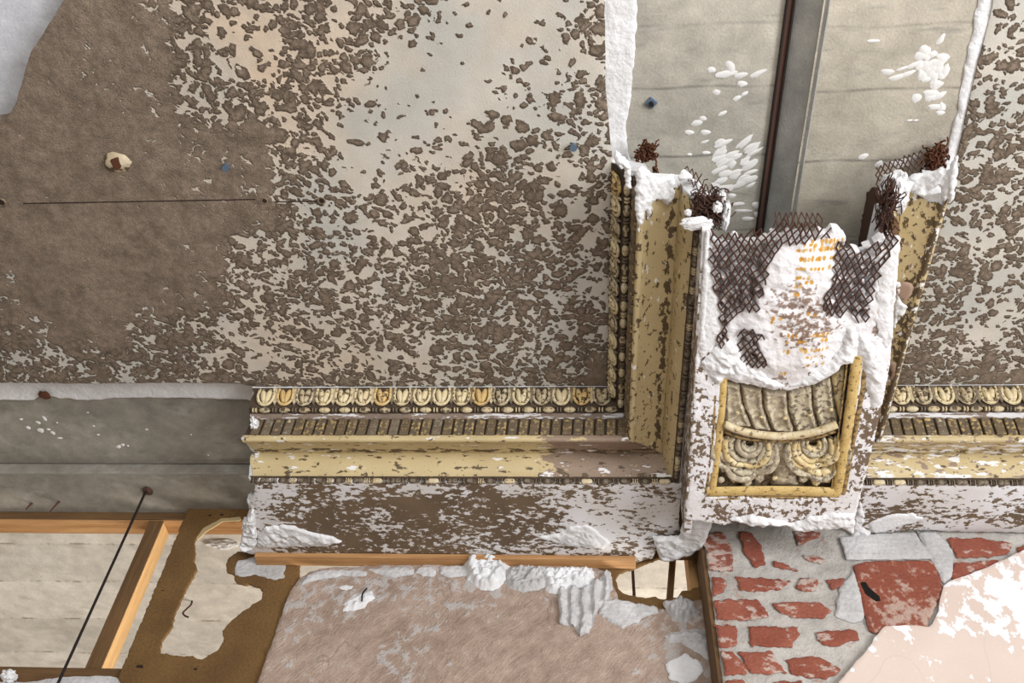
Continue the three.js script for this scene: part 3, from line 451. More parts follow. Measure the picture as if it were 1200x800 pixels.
// ------------------------------------------------------------------ brickwork
{
  const pl = vert(DB), rect = [0.3, 1.6, 1.05, 1.9];
  M.mortar = bake(rect, 700, (u, v) => { const lo = fbm(u * 6, v * 6, 3), md = fbm(u * 30, v * 30, 4, 0.6), gr = gritty(u, v); const red = sstep(0.1, 0.5, layer(fbm(u * 22 + 8, v * 40, 3, 0.6), 0.16)); return [...mix3(mul3(mix3([166, 162, 156], [190, 186, 180], clamp(0.5 + 0.6 * lo)), 1 + 0.06 * gr + 0.06 * md), [160, 122, 108], 0.5 * red), 0.5 + 0.2 * md + 0.1 * gr]; }, 0.007, 0.92);
  const wall = structure(mesh('wall_brick', sheet(pl, [uv(824, 620, pl), uv(838, 720, pl), uv(848, 800, pl), [0.39, F], [ROOM.x1, F], [ROOM.x1, HF + 0.1], [0.37, HF + 0.1]], { thick: 0.16, base: -0.166, cell: 0.015, rough: 0.003, freq: 25, mat: M.mortar, relief: (u, v) => 0.0045 * fbm(u * 22, v * 22, 4, 0.6), round: 0.006 }), M.mortar), 'brick wall with smeared grey mortar beneath the bracket', 'wall');
  const bm = [0, 1, 2].map(k => bake([0, 0.3, 0, 0.3], 900, (u, v) => { const a = u + k * 3.1, lo = fbm(a * 12, v * 12, 3), gr = fbm(a * 110, v * 110, 3, 0.65), sm = sstep(-0.1, 0.3, layer(0.75 * fbm(a * 26 + 4, v * 44, 4, 0.65) + 0.5 * fbm(a * 8, v * 8, 2), [0.2, 0.3, 0.42][k])); return [...mix3(mul3(mix3([[130, 68, 52], [136, 73, 57], [128, 74, 62]][k], [150, 88, 70], clamp(0.5 + 0.6 * lo)), 1 + 0.08 * gr), mul3([190, 178, 170], 1 + 0.05 * gr), 0.85 * sm), 0.5 + 0.2 * gr + 0.15 * sm]; }, 0.004, 0.9));
  const bricks = [
    [[[824, 627], [846, 622], [858, 640], [859, 668], [832, 668], [828, 650]], 2], [[[866, 622], [880, 623], [893, 640], [897, 660], [886, 664], [872, 648]], 0], [[[904, 655], [915, 658], [930, 665], [934, 668], [920, 667], [908, 662]], 1], [[[930, 622], [962, 623], [958, 630], [945, 634], [935, 638]], 2], [[[940, 650], [955, 649], [966, 655], [962, 660], [946, 656]], 2],
    [[[834, 674], [845, 676], [854, 684], [846, 694], [836, 697]], 1], [[[862, 675], [890, 676], [927, 680], [915, 690], [890, 692], [868, 692]], 0], [[[936, 677], [958, 677], [957, 692], [940, 692], [932, 687]], 2], [[[968, 680], [990, 678], [988, 688], [974, 690]], 2],
    [[[836, 703], [888, 701], [903, 722], [880, 726], [840, 725]], 0], [[[904, 706], [935, 704], [962, 705], [974, 716], [965, 724], [930, 724], [916, 718]], 1],
    [[[839, 732], [862, 731], [864, 745], [862, 757], [842, 758]], 1], [[[876, 733], [935, 734], [938, 742], [928, 757], [880, 757]], 0], [[[954, 740], [985, 738], [1008, 737], [1006, 748], [985, 756], [964, 756]], 0],
    [[[845, 763], [860, 763], [876, 783], [874, 789], [850, 790]], 0], [[[864, 763], [905, 763], [914, 778], [922, 788], [880, 789]], 1], [[[919, 771], [960, 768], [986, 784], [980, 793], [945, 794], [928, 788]], 0],
    [[[850, 796], [872, 796], [880, 820], [852, 820]], 1], [[[908, 798], [940, 797], [952, 822], [900, 822]], 0],
    [[[1107, 630], [1150, 630], [1188, 636], [1180, 648], [1160, 652], [1122, 653], [1116, 642]], 0], [[[1114, 672], [1118, 660], [1150, 657], [1170, 656], [1168, 664], [1140, 670], [1120, 682]], 1], [[[1192, 640], [1215, 634], [1215, 648], [1194, 648]], 1]];
  for (const [l, k] of bricks) mesh('brick', sheet(pl, uvs(pl, l), { thick: 0.005, cell: 0.005, rough: 0.0065, freq: 38, mat: bm[k], round: 0.004, base: -0.003, seed: k + l[0][0], uvf: (u, v) => [u + l[0][0] * 0.37, v + l[0][1] * 0.21] }), bm[k], wall);
  for (let r = 0; r < 4; r++) for (let i = 0; i < 4; i++) { const x = 0.41 + i * 0.155 - (r % 2) * 0.06, y = 1.235 - r * 0.08; mesh('brick', sheet(pl, [[Math.max(0.4, x), y], [x + 0.142, y], [x + 0.142, y + 0.062], [Math.max(0.4, x), y + 0.062]], { thick: 0.006, cell: 0.012, rough: 0.004, mat: bm[0], base: -0.003, seed: r * 5 + i }), bm[(r + i) % 3], wall); }
  // red-stained block, grey lintel block
  M.redStain = bake([0.6, 1.1, 1.3, 1.85], 900, (u, v) => { const gr = fbm(u * 120, v * 120, 3, 0.65), lo = fbm(u * 9, v * 9, 3), e = uv(1070, 725, pl), d = Math.hypot((u - e[0]) * 0.9, v - e[1]); const sm = sstep(-0.2, 0.5, layer(fbm(u * 30 + v * 18, v * 30 - u * 18, 4, 0.65), 0.12 + 0.75 * sstep(0.14, 0.02, d))); return [...mix3(mul3(mix3([142, 76, 57], [130, 72, 56], clamp(0.5 + lo * 0.6)), 1 + 0.09 * gr), mul3([186, 166, 154], 1 + 0.06 * gr), 0.85 * sm), 0.5 + 0.2 * gr]; }, 0.004, 0.9);
  mesh('brick', sheet(pl, uvs(pl, [[1000, 662], [1015, 658], [1060, 657], [1092, 657], [1100, 672], [1106, 690], [1096, 712], [1086, 735], [1060, 745], [1018, 740], [1012, 715], [1006, 690]]), { thick: 0.007, cell: 0.007, rough: 0.004, freq: 40, mat: M.redStain, round: 0.004, base: -0.002 }), M.redStain, wall).userData.label = 'large red-stained block with pale smears';
  mesh('lintel_block', sheet(pl, uvs(pl, [[984, 630], [1010, 627], [1072, 624], [1082, 640], [1094, 655], [1050, 656], [1010, 656], [992, 656]]), { thick: 0.009, cell: 0.008, rough: 0.003, mat: M.plasterGrey, round: 0.004, base: -0.002 }), M.plasterGrey, wall).userData.label = 'grey concrete block under the cornice';
  mesh('mortar_smear', sheet(pl, uvs(pl, [[1074, 622], [1098, 624], [1116, 644], [1118, 656], [1116, 676], [1106, 686], [1098, 668], [1086, 648]]), { thick: 0.008, cell: 0.008, rough: 0.004, mat: M.plasterGrey, round: 0.006, base: -0.002 }), M.plasterGrey, wall);
  mesh('mortar_smear', sheet(pl, uvs(pl, [[984, 690], [1000, 665], [1010, 700], [1013, 725], [1000, 730], [978, 722]]), { thick: 0.006, cell: 0.008, rough: 0.006, mat: M.plasterGrey, round: 0.006, base: -0.002 }), M.plasterGrey, wall);
  mesh('painted_slot', sheet(pl, uvs(pl, [[1008, 684], [1014, 683], [1018, 690], [1030, 700], [1031, 705], [1026, 706], [1014, 697]]), { thick: 0.0016, base: 0.0052, cell: 0.004, rough: 0.001, mat: M.black }), M.black, wall).userData.label = 'narrow slot hole in the red block, its dark inside painted as a black sheet';  // thin black sheet paints the shade inside a slot hole
  // smooth pink plaster skin over the bricks
  const pp = vert(DB - 0.006), r2 = [0.6, 1.6, 0.9, 1.8];
  const wc = field(pp, r2, [[1165, 690, 0.95], [1190, 700, 0.95], [1150, 700, 0.5], [1178, 725, 0.9], [1130, 680, 0.25], [1195, 668, 0.5], [1120, 725, 0.3], [1045, 757, 0.45], [1035, 745, 0.35], [1100, 770, 0.02], [1060, 790, 0], [1150, 760, 0.02], [1190, 790, 0.1], [1185, 650, 0.1], [1030, 790, 0], [1195, 745, 0.4], [1110, 700, 0.05], [1150, 660, 0.05]], 3.5, 60);
  M.pinkSmooth = bake(r2, 800, (u, v) => { const lo = fbm(u * 4, v * 4, 3), gr = fbm(u * 150, v * 150, 2), w = sstep(-0.03, 0.03, layer(0.8 * fbm(u * 30, v * 22, 4, 0.6) + 0.5 * fbm(u * 9, v * 9, 2), wc(u, v))); const cr = (1 - sstep(0, 0.012, Math.abs(fbm(u * 3 + 8, v * 3, 2)))) * 0.35; return [...mix3(mul3(mix3([214, 195, 184], [224, 208, 198], clamp(0.5 + 0.6 * lo)), 1 + 0.012 * gr - 0.12 * cr), [240, 240, 243], w), 0.5 + 0.04 * gr - 0.3 * w]; }, 0.0016, 0.7);
  const skin = sheet(pp, [...uvs(pp, [[1222, 636], [1200, 645], [1160, 664], [1135, 674], [1112, 682], [1106, 686], [1100, 705], [1100, 716], [1090, 735], [1060, 733], [1036, 735], [1024, 748], [1022, 755], [1000, 780], [982, 800]]), [0.62, 1.1], [0.7, F], [ROOM.x1 - 0.05, F], [ROOM.x1 - 0.05, HF]], { thick: 0.012, base: -0.006, cell: 0.01, rough: 0.0025, freq: 30, mat: M.pinkSmooth, round: 0.002 });
  mesh('plaster_skin', skin, M.pinkSmooth, wall).userData.label = 'smooth pale pink plaster skin with white bare patches';
  const post = sideL(uv(826, 630, pl)[0] - 0.002);
  tag(mesh('timber_post', sheet(post, [[2.222, F], [2.34, F], [2.34, 1.79], [2.222, 1.79]], { thick: 0.01, cell: 0.02, rough: 0.004, mat: M.oldOrShadedWood, uvf: (u, v) => [v, u] }), M.oldOrShadedWood), 'dark thin board along the broken edge of the brickwork', 'timber');
}

structure(mesh('added_light_block', box(-0.78, 0.38, 1.835, SLAB, -2.385, -2.362, M.board, 'x'), M.board), 'added unseen board above the cornice that blocks light from behind', 'wall');  // added out of view to keep back-room light out of the cornice void

// ------------------------------------------------------------------ cornices: one profile (w inwards, h downwards), four runs mitred at the corners
const PROF = { egg: [[0, 0.003], [0.012, 0.012], [0.021, 0.032], [0.026, 0.053]], bead: [[0.026, 0.053], [0.034, 0.054], [0.049, 0.060]], fillet: [[0.049, 0.060], [0.053, 0.066], [0.054, 0.081]], leaf: [[0.053, 0.081], [0.056, 0.1], [0.059, 0.143]],
  lip: [[0.055, 0.143], [0.055, 0.153], [0.0575, 0.157], [0.064, 0.1575], [0.068, 0.152], [0.07, 0.149]], cove: [[0.07, 0.149], [0.09, 0.1385], [0.112, 0.129], [0.132, 0.122], [0.146, 0.119]], groove: [[0.146, 0.119], [0.149, 0.1155], [0.152, 0.119]], ovolo: [[0.152, 0.119], [0.153, 0.134], [0.156, 0.149], [0.161, 0.162], [0.168, 0.174], [0.178, 0.182]], low: [[0.178, 0.182], [0.181, 0.186], [0.196, 0.1915]] };
const whole = [].concat(...Object.values(PROF));
const runs = {
  wall_left: { pt: (w, h, s) => V(s, HC - h, -(D0 + w)), dir: (w, h) => V(0, -h, -w), t: V(1, 0, 0), s0: w => -0.945 - 0.22 * 0, s1: w => X0 + w, flip: false },
  wall_right: { pt: (w, h, s) => V(s, HC - h, -(D0 + w)), dir: (w, h) => V(0, -h, -w), t: V(1, 0, 0), s0: w => X1 - w, s1: w => 1.62, flip: false },
  beam_left: { pt: (w, h, s) => V(X0 + w, HC - h, -s), dir: (w, h) => V(w, -h, 0), t: V(0, 0, -1), s0: w => 1.10, s1: w => D0 + w, flip: true },
  beam_right: { pt: (w, h, s) => V(X1 - w, HC - h, -s), dir: (w, h) => V(-w, -h, 0), t: V(0, 0, -1), s0: w => 1.13, s1: w => D0 + w, flip: false } };
function sweep(run, prof, mat, { s0 = run.s0, s1 = run.s1, lift = 0, ragged = 0, n = 24, seed = 0 } = {}) {
  const pos = [], ix = [], tex = [], m = prof.length; let L = 0;
  const nrm = prof.map((p, i) => { const a = prof[Math.max(0, i - 1)], b = prof[Math.min(m - 1, i + 1)], dx = b[0] - a[0], dy = b[1] - a[1], l = Math.hypot(dx, dy) || 1; return [-dy / l, dx / l]; });
  for (let i = 0; i < m; i++) {
    const [w, h] = prof[i]; if (i) L += Math.hypot(w - prof[i - 1][0], h - prof[i - 1][1]);
    const a = s0(w, h) + ragged * fbm(i * 0.45 + seed, seed * 3.3, 2), b = s1(w, h);
    for (let k = 0; k <= n; k++) { const s = a + (b - a) * k / n, wob = 0.0006 * fbm(s * 30, h * 90 + w * 60 + seed, 2), p = run.pt(w + nrm[i][0] * (lift + wob), h + nrm[i][1] * (lift + wob), s); pos.push(p.x, p.y, p.z); tex.push([s, L]); }
  }
  for (let i = 0; i + 1 < m; i++) for (let k = 0; k < n; k++) { const a = i * (n + 1) + k, b = a + n + 1; run.flip ? ix.push(a, b, a + 1, a + 1, b, b + 1) : ix.push(a, a + 1, b, a + 1, b + 1, b); }
  const g = new THREE.BufferGeometry(); g.setAttribute('position', new THREE.Float32BufferAttribute(pos, 3)); g.setIndex(ix); g.computeVertexNormals();
  return setUV(g, mat, i => tex[i]);
}
function core(run, mat, ragged, seed) {                                      // solid plaster body behind the mouldings, broken at its free end
  const out = whole.filter((p, i) => i === 0 || Math.hypot(p[0] - whole[i - 1][0], p[1] - whole[i - 1][1]) > 1e-4), back = [[0.215, 0.172], [0.195, 0.15], [0.178, 0.085], [0.12, 0.082], [0.085, 0.09], [0.075, 0.03], [0.05, -0.02], [0.0, -0.045]];
  const ring = [...out, ...back], pos = [], ix = [], tex = [], m = ring.length, S = [];
  for (let i = 0; i < m; i++) { const [w, h] = ring[i], a = run.s0(w, h) + ragged * fbm(i * 0.45 + seed, seed * 3.3, 2), b = run.s1(Math.max(0, w), h); const cw = w + (i < out.length ? 0.0012 * (w > 0.1 ? 1 : 1) : 0); for (const s of [a, b]) { const p = run.pt(cw, h - 0.001, s); pos.push(p.x, p.y, p.z); tex.push([s, i * 0.02]); } S.push(new THREE.Vector2(w, h)); }
  for (let i = 0; i < m; i++) { const a = 2 * i, b = 2 * ((i + 1) % m); ix.push(a, a + 1, b, a + 1, b + 1, b); }
  const T = THREE.ShapeUtils.triangulateShape(S, []);
  for (const e of [0, 1]) for (const [a, b, c] of T) ix.push(2 * a + e, 2 * b + e, 2 * c + e);
  const g0 = new THREE.BufferGeometry(); g0.setAttribute('position', new THREE.Float32BufferAttribute(pos, 3)); g0.setIndex(ix);
  const g = g0.toNonIndexed(); g.computeVertexNormals();
  return boxUV(g, mat);
}
// painted mouldings: cream-yellow paint, brown undercoat, white plaster
function paintRun(rect, seed, { base = () => 0, brown = 0.1, white = 0.04, stretch = 2.4 }) {
  return bake(rect, 900, (u, v) => {
    const a = u + seed * 2.9, lo = fbm(a * 7, v * 7, 2), gr = fbm(a * 160, v * 160, 2), f = fbm(a * 62 / stretch, v * 62, 4, 0.65), f2 = fbm(a * 50 / stretch + 40, v * 50 + 9, 4, 0.6);
    const b = typeof brown === 'function' ? brown(u, v) : brown, w = typeof white === 'function' ? white(u, v) : white;
    let c = mul3(mix3([203, 185, 142], [189, 170, 128], clamp(0.5 + 0.6 * lo)), 1 + 0.02 * gr), h = 0.6;
    const t = base(u, v); if (t > 0) { const k = sstep(-0.05, 0.05, layer(f2, t)); c = mix3(c, mul3([146, 126, 108], 1 + 0.03 * gr), k); h -= 0.06 * k; }
    const k = sstep(-0.05, 0.05, layer(f, b)); c = mix3(c, mul3([92, 76, 54], 1 + 0.08 * gr), k); h -= 0.3 * k;
    const q = sstep(-0.04, 0.04, layer(fbm(a * 40 / stretch + 70, v * 56 + 20, 4, 0.6), w)); c = mix3(c, [232, 232, 232], q); h -= 0.15 * q;
    return [...c, h + 0.05 * gr];
  }, 0.003, 0.55);
}
function peel(rect, seed, whiteFn, stretch = 2.2, ppm = 900, brownC = [98, 82, 64], scale = 1) {
  return bake(rect, ppm, (u, v) => {
    const a = (u + seed * 2.3) * scale, b = v * scale, gr = fbm(a * 160, b * 160, 2), n = 0.8 * fbm(a * 64 / stretch, b * 64, 4, 0.68) + 0.35 * fbm(a * 18 / stretch + 3, b * 18, 2), w = sstep(-0.03, 0.03, layer(n, whiteFn(u, v)));
    const br = mul3(mix3(brownC, mul3(brownC, 1.18), clamp(0.5 + 0.6 * fbm(a * 8, b * 8, 3))), 1 + 0.05 * gr), wh = mul3(mix3([226, 226, 230], [208, 203, 199], clamp(0.4 + 0.6 * fbm(a * 6 + 9, b * 6, 3))), 1 + 0.012 * gr);
    return [...mix3(br, wh, w), 0.4 + 0.3 * w + 0.06 * gr];
  }, 0.003, 0.75);
}
const variants = (geo, n, rect = 0.2) => Array.from({ length: n }, (_, k) => { const g = geo.clone(), u = g.attributes.uv; for (let i = 0; i < u.count; i++) u.setXY(i, u.getX(i) + k * 0.37, u.getY(i) + k * 0.61); return g; });
const eggUV = g => boxUV(g.index ? g.toNonIndexed() : g, M.eggA);
const eggGeo = mergeGeometries([-1, 1].map(k => { const e = new THREE.SphereGeometry(1, 10, 8); e.scale(0.0092, 0.0235, 0.011); e.rotateZ(-k * 0.2); e.translate(k * 0.0068, 0.001, 0.001); return eggUV(e); }));   // cleft egg, in the x (along) / y (up) / z (out) frame
const shellGeo = (() => { const pts = []; for (let i = 0; i <= 10; i++) { const a = Math.PI * (1.0 + i / 10); pts.push(V(Math.cos(a) * 0.0228, Math.sin(a) * 0.0285 + 0.002, 0.003)); } pts.unshift(V(-0.0205, 0.025, 0.003)); pts.push(V(0.0205, 0.025, 0.003)); return eggUV(tube(pts, 0.0046, null, { sides: 6, seg: 1, n: V(0, 0, 1) })); })();
const dartGeo = (() => { const s = new THREE.Shape([[-0.0028, 0.026], [0.0028, 0.026], [0.0022, -0.006], [0.0052, -0.012], [0, -0.026], [-0.0052, -0.012], [-0.0022, -0.006]].map(p => new THREE.Vector2(...p))); return boxUV(new THREE.ExtrudeGeometry(s, { depth: 0.004, bevelEnabled: true, bevelSize: 0.001, bevelThickness: 0.0015, bevelSegments: 1 }), M.eggA); })();
const beadGeo = boxUV((() => { const g = new THREE.SphereGeometry(1, 10, 8); g.scale(0.0175, 0.0088, 0.0085); return g; })(), M.bead);
const reelGeo = boxUV(mergeGeometries([-0.0042, 0.0042].map(x => { const g = new THREE.CylinderGeometry(0.0072, 0.0072, 0.0036, 10); g.rotateZ(Math.PI / 2); g.translate(x, 0, 0); return g; })), M.bead);
const lowBeadGeo = boxUV((() => { const g = new THREE.CapsuleGeometry(0.0078, 0.018, 3, 8); g.rotateZ(Math.PI / 2); return g; })(), M.bead);
const lowReelGeo = boxUV(mergeGeometries([-0.0062, 0, 0.0062].map(x => { const g = new THREE.CylinderGeometry(0.0084, 0.0084, 0.003, 9); g.rotateZ(Math.PI / 2); g.translate(x, 0, 0); return g; })), M.bead);
const leafGeos = [0, 1, 2].map(k => { const s = new THREE.Shape(); s.moveTo(-0.0115, -0.029); s.lineTo(0.0095, -0.029); s.lineTo(0.012, 0.022); s.quadraticCurveTo(0.004, 0.033 - k * 0.003, -0.008, 0.027); s.lineTo(-0.0115, -0.029); return boxUV(new THREE.ExtrudeGeometry(s, { depth: 0.005 + k * 0.001, bevelEnabled: true, bevelSize: 0.002, bevelThickness: 0.003, bevelSegments: 2 }), M.leafA); });
const eggV = variants(eggGeo, 5), shellV = variants(shellGeo, 5), beadV = variants(beadGeo, 4), lowV = variants(lowBeadGeo, 4), leafV = [].concat(...leafGeos.map(g => variants(g, 4))), tipV = [0, 1, 2].map(k => { const g = lump(V(0, 0, 0), [0.0085, 0.0075, 0.005], k * 9 + 2, M.eggA, 0.4, 1); return g; });
const pick = (a, R) => a[Math.floor(R() * a.length)];
function onRun(run, name, geo, mat, parent, [w, h], [dw, dh], s, lift = 0, scale = 1) {   // dw, dh: the face's downward direction in the profile
  const l = Math.hypot(dw, dh), dn = run.dir(dw / l, dh / l), nn = run.dir(-dh / l, dw / l), up = dn.clone().negate(), tx = up.clone().cross(nn);
  const o = mesh(name, geo, mat, parent); o.position.copy(run.pt(w, h, s)).addScaledVector(nn, lift);
  o.quaternion.setFromRotationMatrix(new THREE.Matrix4().makeBasis(tx, up, nn)); o.scale.setScalar(scale); return o;
}
function cornice(key, label, matMould, matFillet, ragged, seed, skip) {
  const run = runs[key], g = thing('cornice', label, 'cornice'), R = rng(seed * 977 + 5);
  mesh('plaster_body', core(run, M.plasterWhite, ragged, seed), M.plasterWhite, g).userData.label = 'white broken plaster';
  const st = (n, prof, m, o = {}) => mesh(n, sweep(run, prof, m, { ragged, seed, lift: 0.0022, ...o }), m, g);
  st('egg_band', [...PROF.egg, ...PROF.bead.slice(1)], M.dirtBand); st('fillet', PROF.fillet, matFillet); st('leaf_band', PROF.leaf, M.dirtBand);
  const mould = [...PROF.lip, ...PROF.cove.slice(1), ...PROF.groove.slice(1), ...PROF.ovolo.slice(1)];
  st('moulding', mould, matMould, { n: 60 }); st('low_bead_band', PROF.low, M.dirtBand);
  const each = (pitch, w, pad, f) => { const a = run.s0(w) + pad + (ragged ? 0.012 : 0), b = run.s1(w) - pad, n = Math.max(1, Math.floor((b - a) / pitch)); for (let i = 0; i < n; i++) f(a + (b - a) * (i + 0.5) / n, i, (b - a) / n); };
  each(0.0557, 0.015, 0.004, (s, i, p) => {
    const em = [M.eggA, M.eggA, M.eggB, M.eggC][Math.floor(R() * 4)], egg = onRun(run, 'egg', pick(eggV, R), em, g, [0.0148, 0.0285], [0.017, 0.05], s, 0.003, 0.97 + R() * 0.05);
    mesh('egg_shell', pick(shellV, R), em, egg);
    if (i) onRun(run, 'dart', dartGeo, R() < 0.4 ? M.eggC : M.leafC, g, [0.0148, 0.0285], [0.017, 0.05], s - p / 2, 0.002);
  });
  each(0.0557, 0.04, 0.002, (s, i, p) => { onRun(run, 'bead', pick(beadV, R), R() < 0.65 ? M.bead : M.eggC, g, [0.036, 0.0575], [0.02, 0.008], s, 0.004); onRun(run, 'reel', reelGeo, R() < 0.4 ? M.bead : M.leafC, g, [0.036, 0.0575], [0.02, 0.008], s - p / 2, 0.003); });
  each(0.0295, 0.056, 0.004, (s, i) => { onRun(run, 'leaf', pick(leafV, R), [M.leafA, M.leafA, M.leafB, M.leafC][Math.floor(R() * 4)], g, [0.0555, 0.113], [0.005, 0.06], s, 0.002, 0.96 + 0.06 * R()); if (R() < 0.65) onRun(run, 'leaf_tip', pick(tipV, R), [M.eggC, M.eggB, M.leafB][Math.floor(R() * 3)], g, [0.0545, 0.113 - 0.018 - 0.006 * R()], [0.005, 0.06], s, 0.007, 0.7 + 0.5 * R()); });
  each(0.052, 0.188, 0.006, (s, i, p) => { onRun(run, 'low_bead', pick(lowV, R), R() < 0.2 ? M.bead : M.beadDark, g, [0.188, 0.189], [0.018, 0.009], s, 0.0035); onRun(run, 'low_reel', lowReelGeo, R() < 0.25 ? M.bead : M.beadDark, g, [0.188, 0.189], [0.018, 0.009], s - p / 2, 0.0035); });
  return g;
}
const LM = 0.19;                                                            // length of the moulding's profile
const tauP = uv(640, 545, vert(D0 + 0.16))[0];
M.mouldWL = paintRun([-1.1, 0.3, 0, LM], 1, { base: u => sstep(tauP - 0.05, tauP + 0.05, u) * 0.985, brown: (u, v) => 0.035 + 0.6 * lineMark(v - 0.098, 0.009) + 0.1 * lineMark(v - LM, 0.02), white: (u, v) => 0.02 + 0.16 * sstep(tauP - 0.06, tauP, u) * (lineMark(v - 0.105, 0.01) + lineMark(v - LM, 0.012)) });
M.mouldWR = paintRun([0.6, 1.7, 0, LM], 2, { base: (u, v) => 0.12, brown: (u, v) => 0.04 + 0.5 * lineMark(v - 0.098, 0.01), white: (u, v) => 0.16 + 0.2 * lineMark(v - 0.09, 0.02), stretch: 2 });
M.mouldBL = paintRun([1.0, 2.1, 0, LM], 3, { brown: (u, v) => 0.07 + 0.7 * lineMark(v - 0.1, 0.007) + 0.12 * lineMark(v - 0.01, 0.012), white: 0.012, stretch: 1.7 });
M.mouldBR = paintRun([1.0, 2.1, 0, LM], 4, { brown: (u, v) => 0.14 + 0.75 * sstep(0.05, 0.02, v) * sstep(0.012, 0.02, v) + 0.12 * sstep(1.3, 1.7, u), white: (u, v) => 0.03 + 0.25 * sstep(0.03, 0.0, v - 0.0), stretch: 1.5, base: () => 0.03 });
M.filletWL = peel([-1.1, 0.3, 0, 0.05], 5, () => 0.3, 5, 900, [124, 108, 96]); M.filletWR = peel([0.6, 1.7, 0, 0.05], 6, () => 0.8, 5, 900, [124, 108, 96]); M.filletB = peel([1.0, 2.1, 0, 0.05], 7, () => 0.25, 2, 900, [88, 74, 60]);
const corWL = cornice('wall_left', 'long cream cornice with egg-and-dart along the wall, broken off beside bare concrete', M.mouldWL, M.filletWL, 0.012, 1);
const corWR = cornice('wall_right', 'cream cornice with white peeling between the bracket and the pink plaster skin', M.mouldWR, M.filletWR, 0, 2);
const corBL = cornice('beam_left', 'cream beam cornice with egg-and-dart beside the large flaking ceiling panel', M.mouldBL, M.filletB, 0.03, 3);
const corBR = cornice('beam_right', 'yellow beam cornice with a brown stripe on the far side of the lath-covered bracket', M.mouldBR, M.filletB, 0.03, 4);
// white crusts on the broken ends
function crust(parent, pl, list, o = {}) { const s = mesh('plaster_crust', sheet(pl, uvs(pl, list), { thick: 0.006, cell: 0.004, rough: 0.005, freq: 45, round: 0.006, mat: M.plasterWhite, relief: (u, v, q) => 0.008 * Math.abs(fbm(u * 30, v * 30, 4, 0.55)), ...o }), o.mat ?? M.plasterWhite, parent); s.userData.label = 'white broken plaster crust'; return s; }
const covePl = (run, off = 0.003) => { const a = run.pt(0.07, 0.149, 1.2), b = run.pt(0.07, 0.149, 1.6), c = run.pt(0.146, 0.119, 1.2), n = run.dir(0.03, 0.076).normalize(); const p = plane3(a, b, c, n); p.o.addScaledVector(p.n, off); return p; };
{
  const bl = covePl(runs.beam_left), br = covePl(runs.beam_right);
  crust(corBL, bl, [[746, 200], [752, 192], [762, 203], [775, 208], [790, 203], [790, 232], [782, 240], [772, 233], [764, 234], [765, 244], [760, 256], [756, 246], [752, 264], [748, 272], [744, 240]]);
  crust(corBL, bl, [[722, 176], [734, 186], [742, 200], [741, 222], [736, 222], [733, 200], [722, 190]], { base: -0.01 });
  crust(corBL, bl, [[792, 206], [794, 197], [800, 194], [806, 203], [818, 212], [821, 222], [814, 216], [804, 208], [794, 210]], { base: 0.01 });
  crust(corBR, br, [[1048, 235], [1056, 214], [1066, 206], [1082, 202], [1104, 196], [1116, 202], [1118, 222], [1108, 236], [1100, 216], [1090, 226], [1080, 232], [1070, 224], [1062, 226], [1056, 236]]);
  crust(corBR, br, [[1110, 200], [1118, 184], [1124, 180], [1122, 200], [1118, 232], [1112, 238]], { base: 0.004 });
  crust(corBR, br, [[1049, 330], [1058, 332], [1056, 352], [1064, 360], [1058, 372], [1052, 366], [1050, 384], [1046, 386]], { thick: 0.003 });
  const pinkM = plain(0xa48b78, 0.7);
  crust(corBR, br, [[1050, 334], [1058, 330], [1068, 332], [1070, 342], [1062, 352], [1052, 350], [1048, 342]], { thick: 0.0045, relief: null, mat: pinkM });
  crust(corBR, br, [[1044, 424], [1052, 424], [1053, 440], [1044, 446]], { thick: 0.0035, relief: null, mat: pinkM });
}

